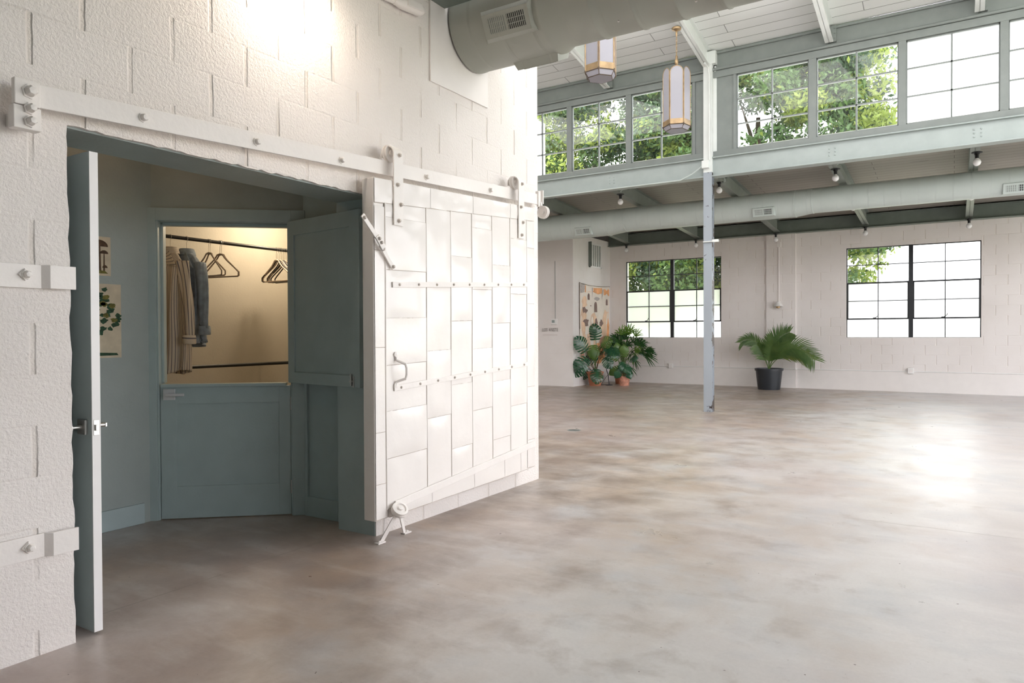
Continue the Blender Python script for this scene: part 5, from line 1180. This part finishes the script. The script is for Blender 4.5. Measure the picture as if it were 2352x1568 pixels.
frond([b_, (PX-.02, PY+.05, .70), (PX-.06, PY+.1, .95), (PX+.05, PY+.15, 1.15)], .26, 'palm_leaf', 26, .4, .3)
frond([b_, (PX+.02, PY+.1, .65), (PX+.16, PY+.15, .95), (PX+.42, PY+.2, 1.02)], .28, 'palm_leaf', 28, .6, .3)
frond([b_, (PX+.02, PY-.1, .62), (PX+.06, PY-.2, .90), (PX+.16, PY-.3, 1.02)], .26, 'palm_leaf', 26, .7, .3)
frond([b_, (PX-.04, PY-.08, .62), (PX-.12, PY-.16, .85), (PX-.20, PY-.24, .98)], .24, 'palm_leaf', 22, .8, .35)

mb = MB(); mb.lathe([(0, .003), (.075, .003), (.085, .002), (.09, 0)], (-4.17, 8.13, 0), (0, 0, 1), 28, 0)
for k in range(-2, 3): mb.box(-4.17-math.sqrt(.0049-(k*.024)**2), -4.17+math.sqrt(.0049-(k*.024)**2), 8.13+k*.024-.004, 8.13+k*.024+.004, .003, .0036, 1)
tag(mb.build('floor_drain', ['beam_grey', 'vent_dark']), 'small round drain cover set in the hall floor left of the column', 'drain')

# ------------------------------------------------------------------ trees outside
def tree(cx, cy, zc_, rx_, ry_, rz_, nc, nl, label, seed, ls=.15, mats=('tree_leaf', 'tree_leaf_yellow', 'tree_leaf_dark')):
    r = np.random.RandomState(seed); t = thing('leafy_tree', (cx, cy, -.25), label, 'tree', 'trees outside the windows')
    mb = MB(); mb.tube([(cx, cy, -.3), (cx+.2, cy, zc_*.35), (cx-.1, cy+.1, zc_*.8), (cx, cy, zc_+rz_*.4)], [.42, .32, .24, .08], 10)
    for k in range(14):
        a = r.uniform(0, 2*PI); z = zc_*.5+r.uniform(0, 1)*zc_*.5; e = Vector((cx+math.cos(a)*rx_*.7, cy+math.sin(a)*ry_*.7, z+r.uniform(.5, 2.4))); s = Vector((cx, cy, z))
        mb.tube([s, s.lerp(e, .5)+Vector((0, 0, .3)), e], [.12, .07, .025], 7)
    mb.build('trunk', 'trunk', t, smooth=True)
    V = []; F = []; MI = []
    cl = []
    for k in range(nc):
        while True:
            p = r.uniform(-1, 1, 3); q = (np.abs(p)**3.2).sum()**(1/3.2)
            if .35 < q < 1: break
        p = p/q*(q**.55)
        cl.append((np.array([cx+p[0]*rx_, cy+p[1]*ry_, zc_+p[2]*rz_]), r.uniform(.45, 1.0)*rx_*.21, r.choice([0, 0, 0, 1, 1, 2, 2])))
    C_ = []; N0 = 0
    allv = []; mi = []
    for c_, cr, m_ in cl:
        n = int(nl*r.uniform(.7, 1.3)); dirs = r.normal(size=(n, 3)); dirs /= np.linalg.norm(dirs, axis=1)[:, None]
        pos = c_+dirs*(cr*r.uniform(.25, 1, (n, 1))**.6)*np.array([1.25, 1.25, .75])
        a = r.normal(size=(n, 3))+np.array([0, 0, -.5]); a /= np.linalg.norm(a, axis=1)[:, None]; b_ = np.cross(a, r.normal(size=(n, 3))); b_ /= np.linalg.norm(b_, axis=1)[:, None]
        L_ = ls*r.uniform(.6, 1.3, (n, 1)); W_ = L_*.42
        quad = np.stack([pos-a*L_*.5, pos+b_*W_*.5+a*L_*.05, pos+a*L_*.55, pos-b_*W_*.5+a*L_*.05], 1)
        allv.append(quad.reshape(-1, 3)); mm = np.full(n, m_); sw = r.uniform(size=n) < .12; mm[sw] = r.choice([0, 1, 2], sw.sum()); mi.append(mm)
    Vv = np.concatenate(allv); mi = np.concatenate(mi); nf = len(Vv)//4
    me = bpy.data.meshes.new('foliage'); me.vertices.add(len(Vv)); me.vertices.foreach_set('co', Vv.ravel()); me.loops.add(nf*4); me.loops.foreach_set('vertex_index', np.arange(nf*4, dtype=np.int32))
    me.polygons.add(nf); me.polygons.foreach_set('loop_start', np.arange(0, nf*4, 4, dtype=np.int32)); me.polygons.foreach_set('loop_total', np.full(nf, 4, dtype=np.int32))
    for q in mats: me.materials.append(M[q])
    me.polygons.foreach_set('material_index', mi.astype(np.int32)); me.update(calc_edges=True)
    o = bpy.data.objects.new('foliage', me); COL.objects.link(o); attach(o, t)
    return t
tree(-6.5, 28.5, 7.5, 4.6, 3.6, 5.4, 340, 380, 'leafy tree with a full crown outside, rightmost, seen through both lower windows', 1, .22)
tree(-14.0, 29.5, 7.5, 5.4, 4.0, 6.6, 350, 420, 'leafy tree outside, seen through the clerestory left of the steel column', 2, .22)
tree(-24.0, 31.0, 7.5, 5.2, 4.2, 6.4, 240, 380, 'leafy tree outside, farthest left, behind the end of the block wall', 3, .24)
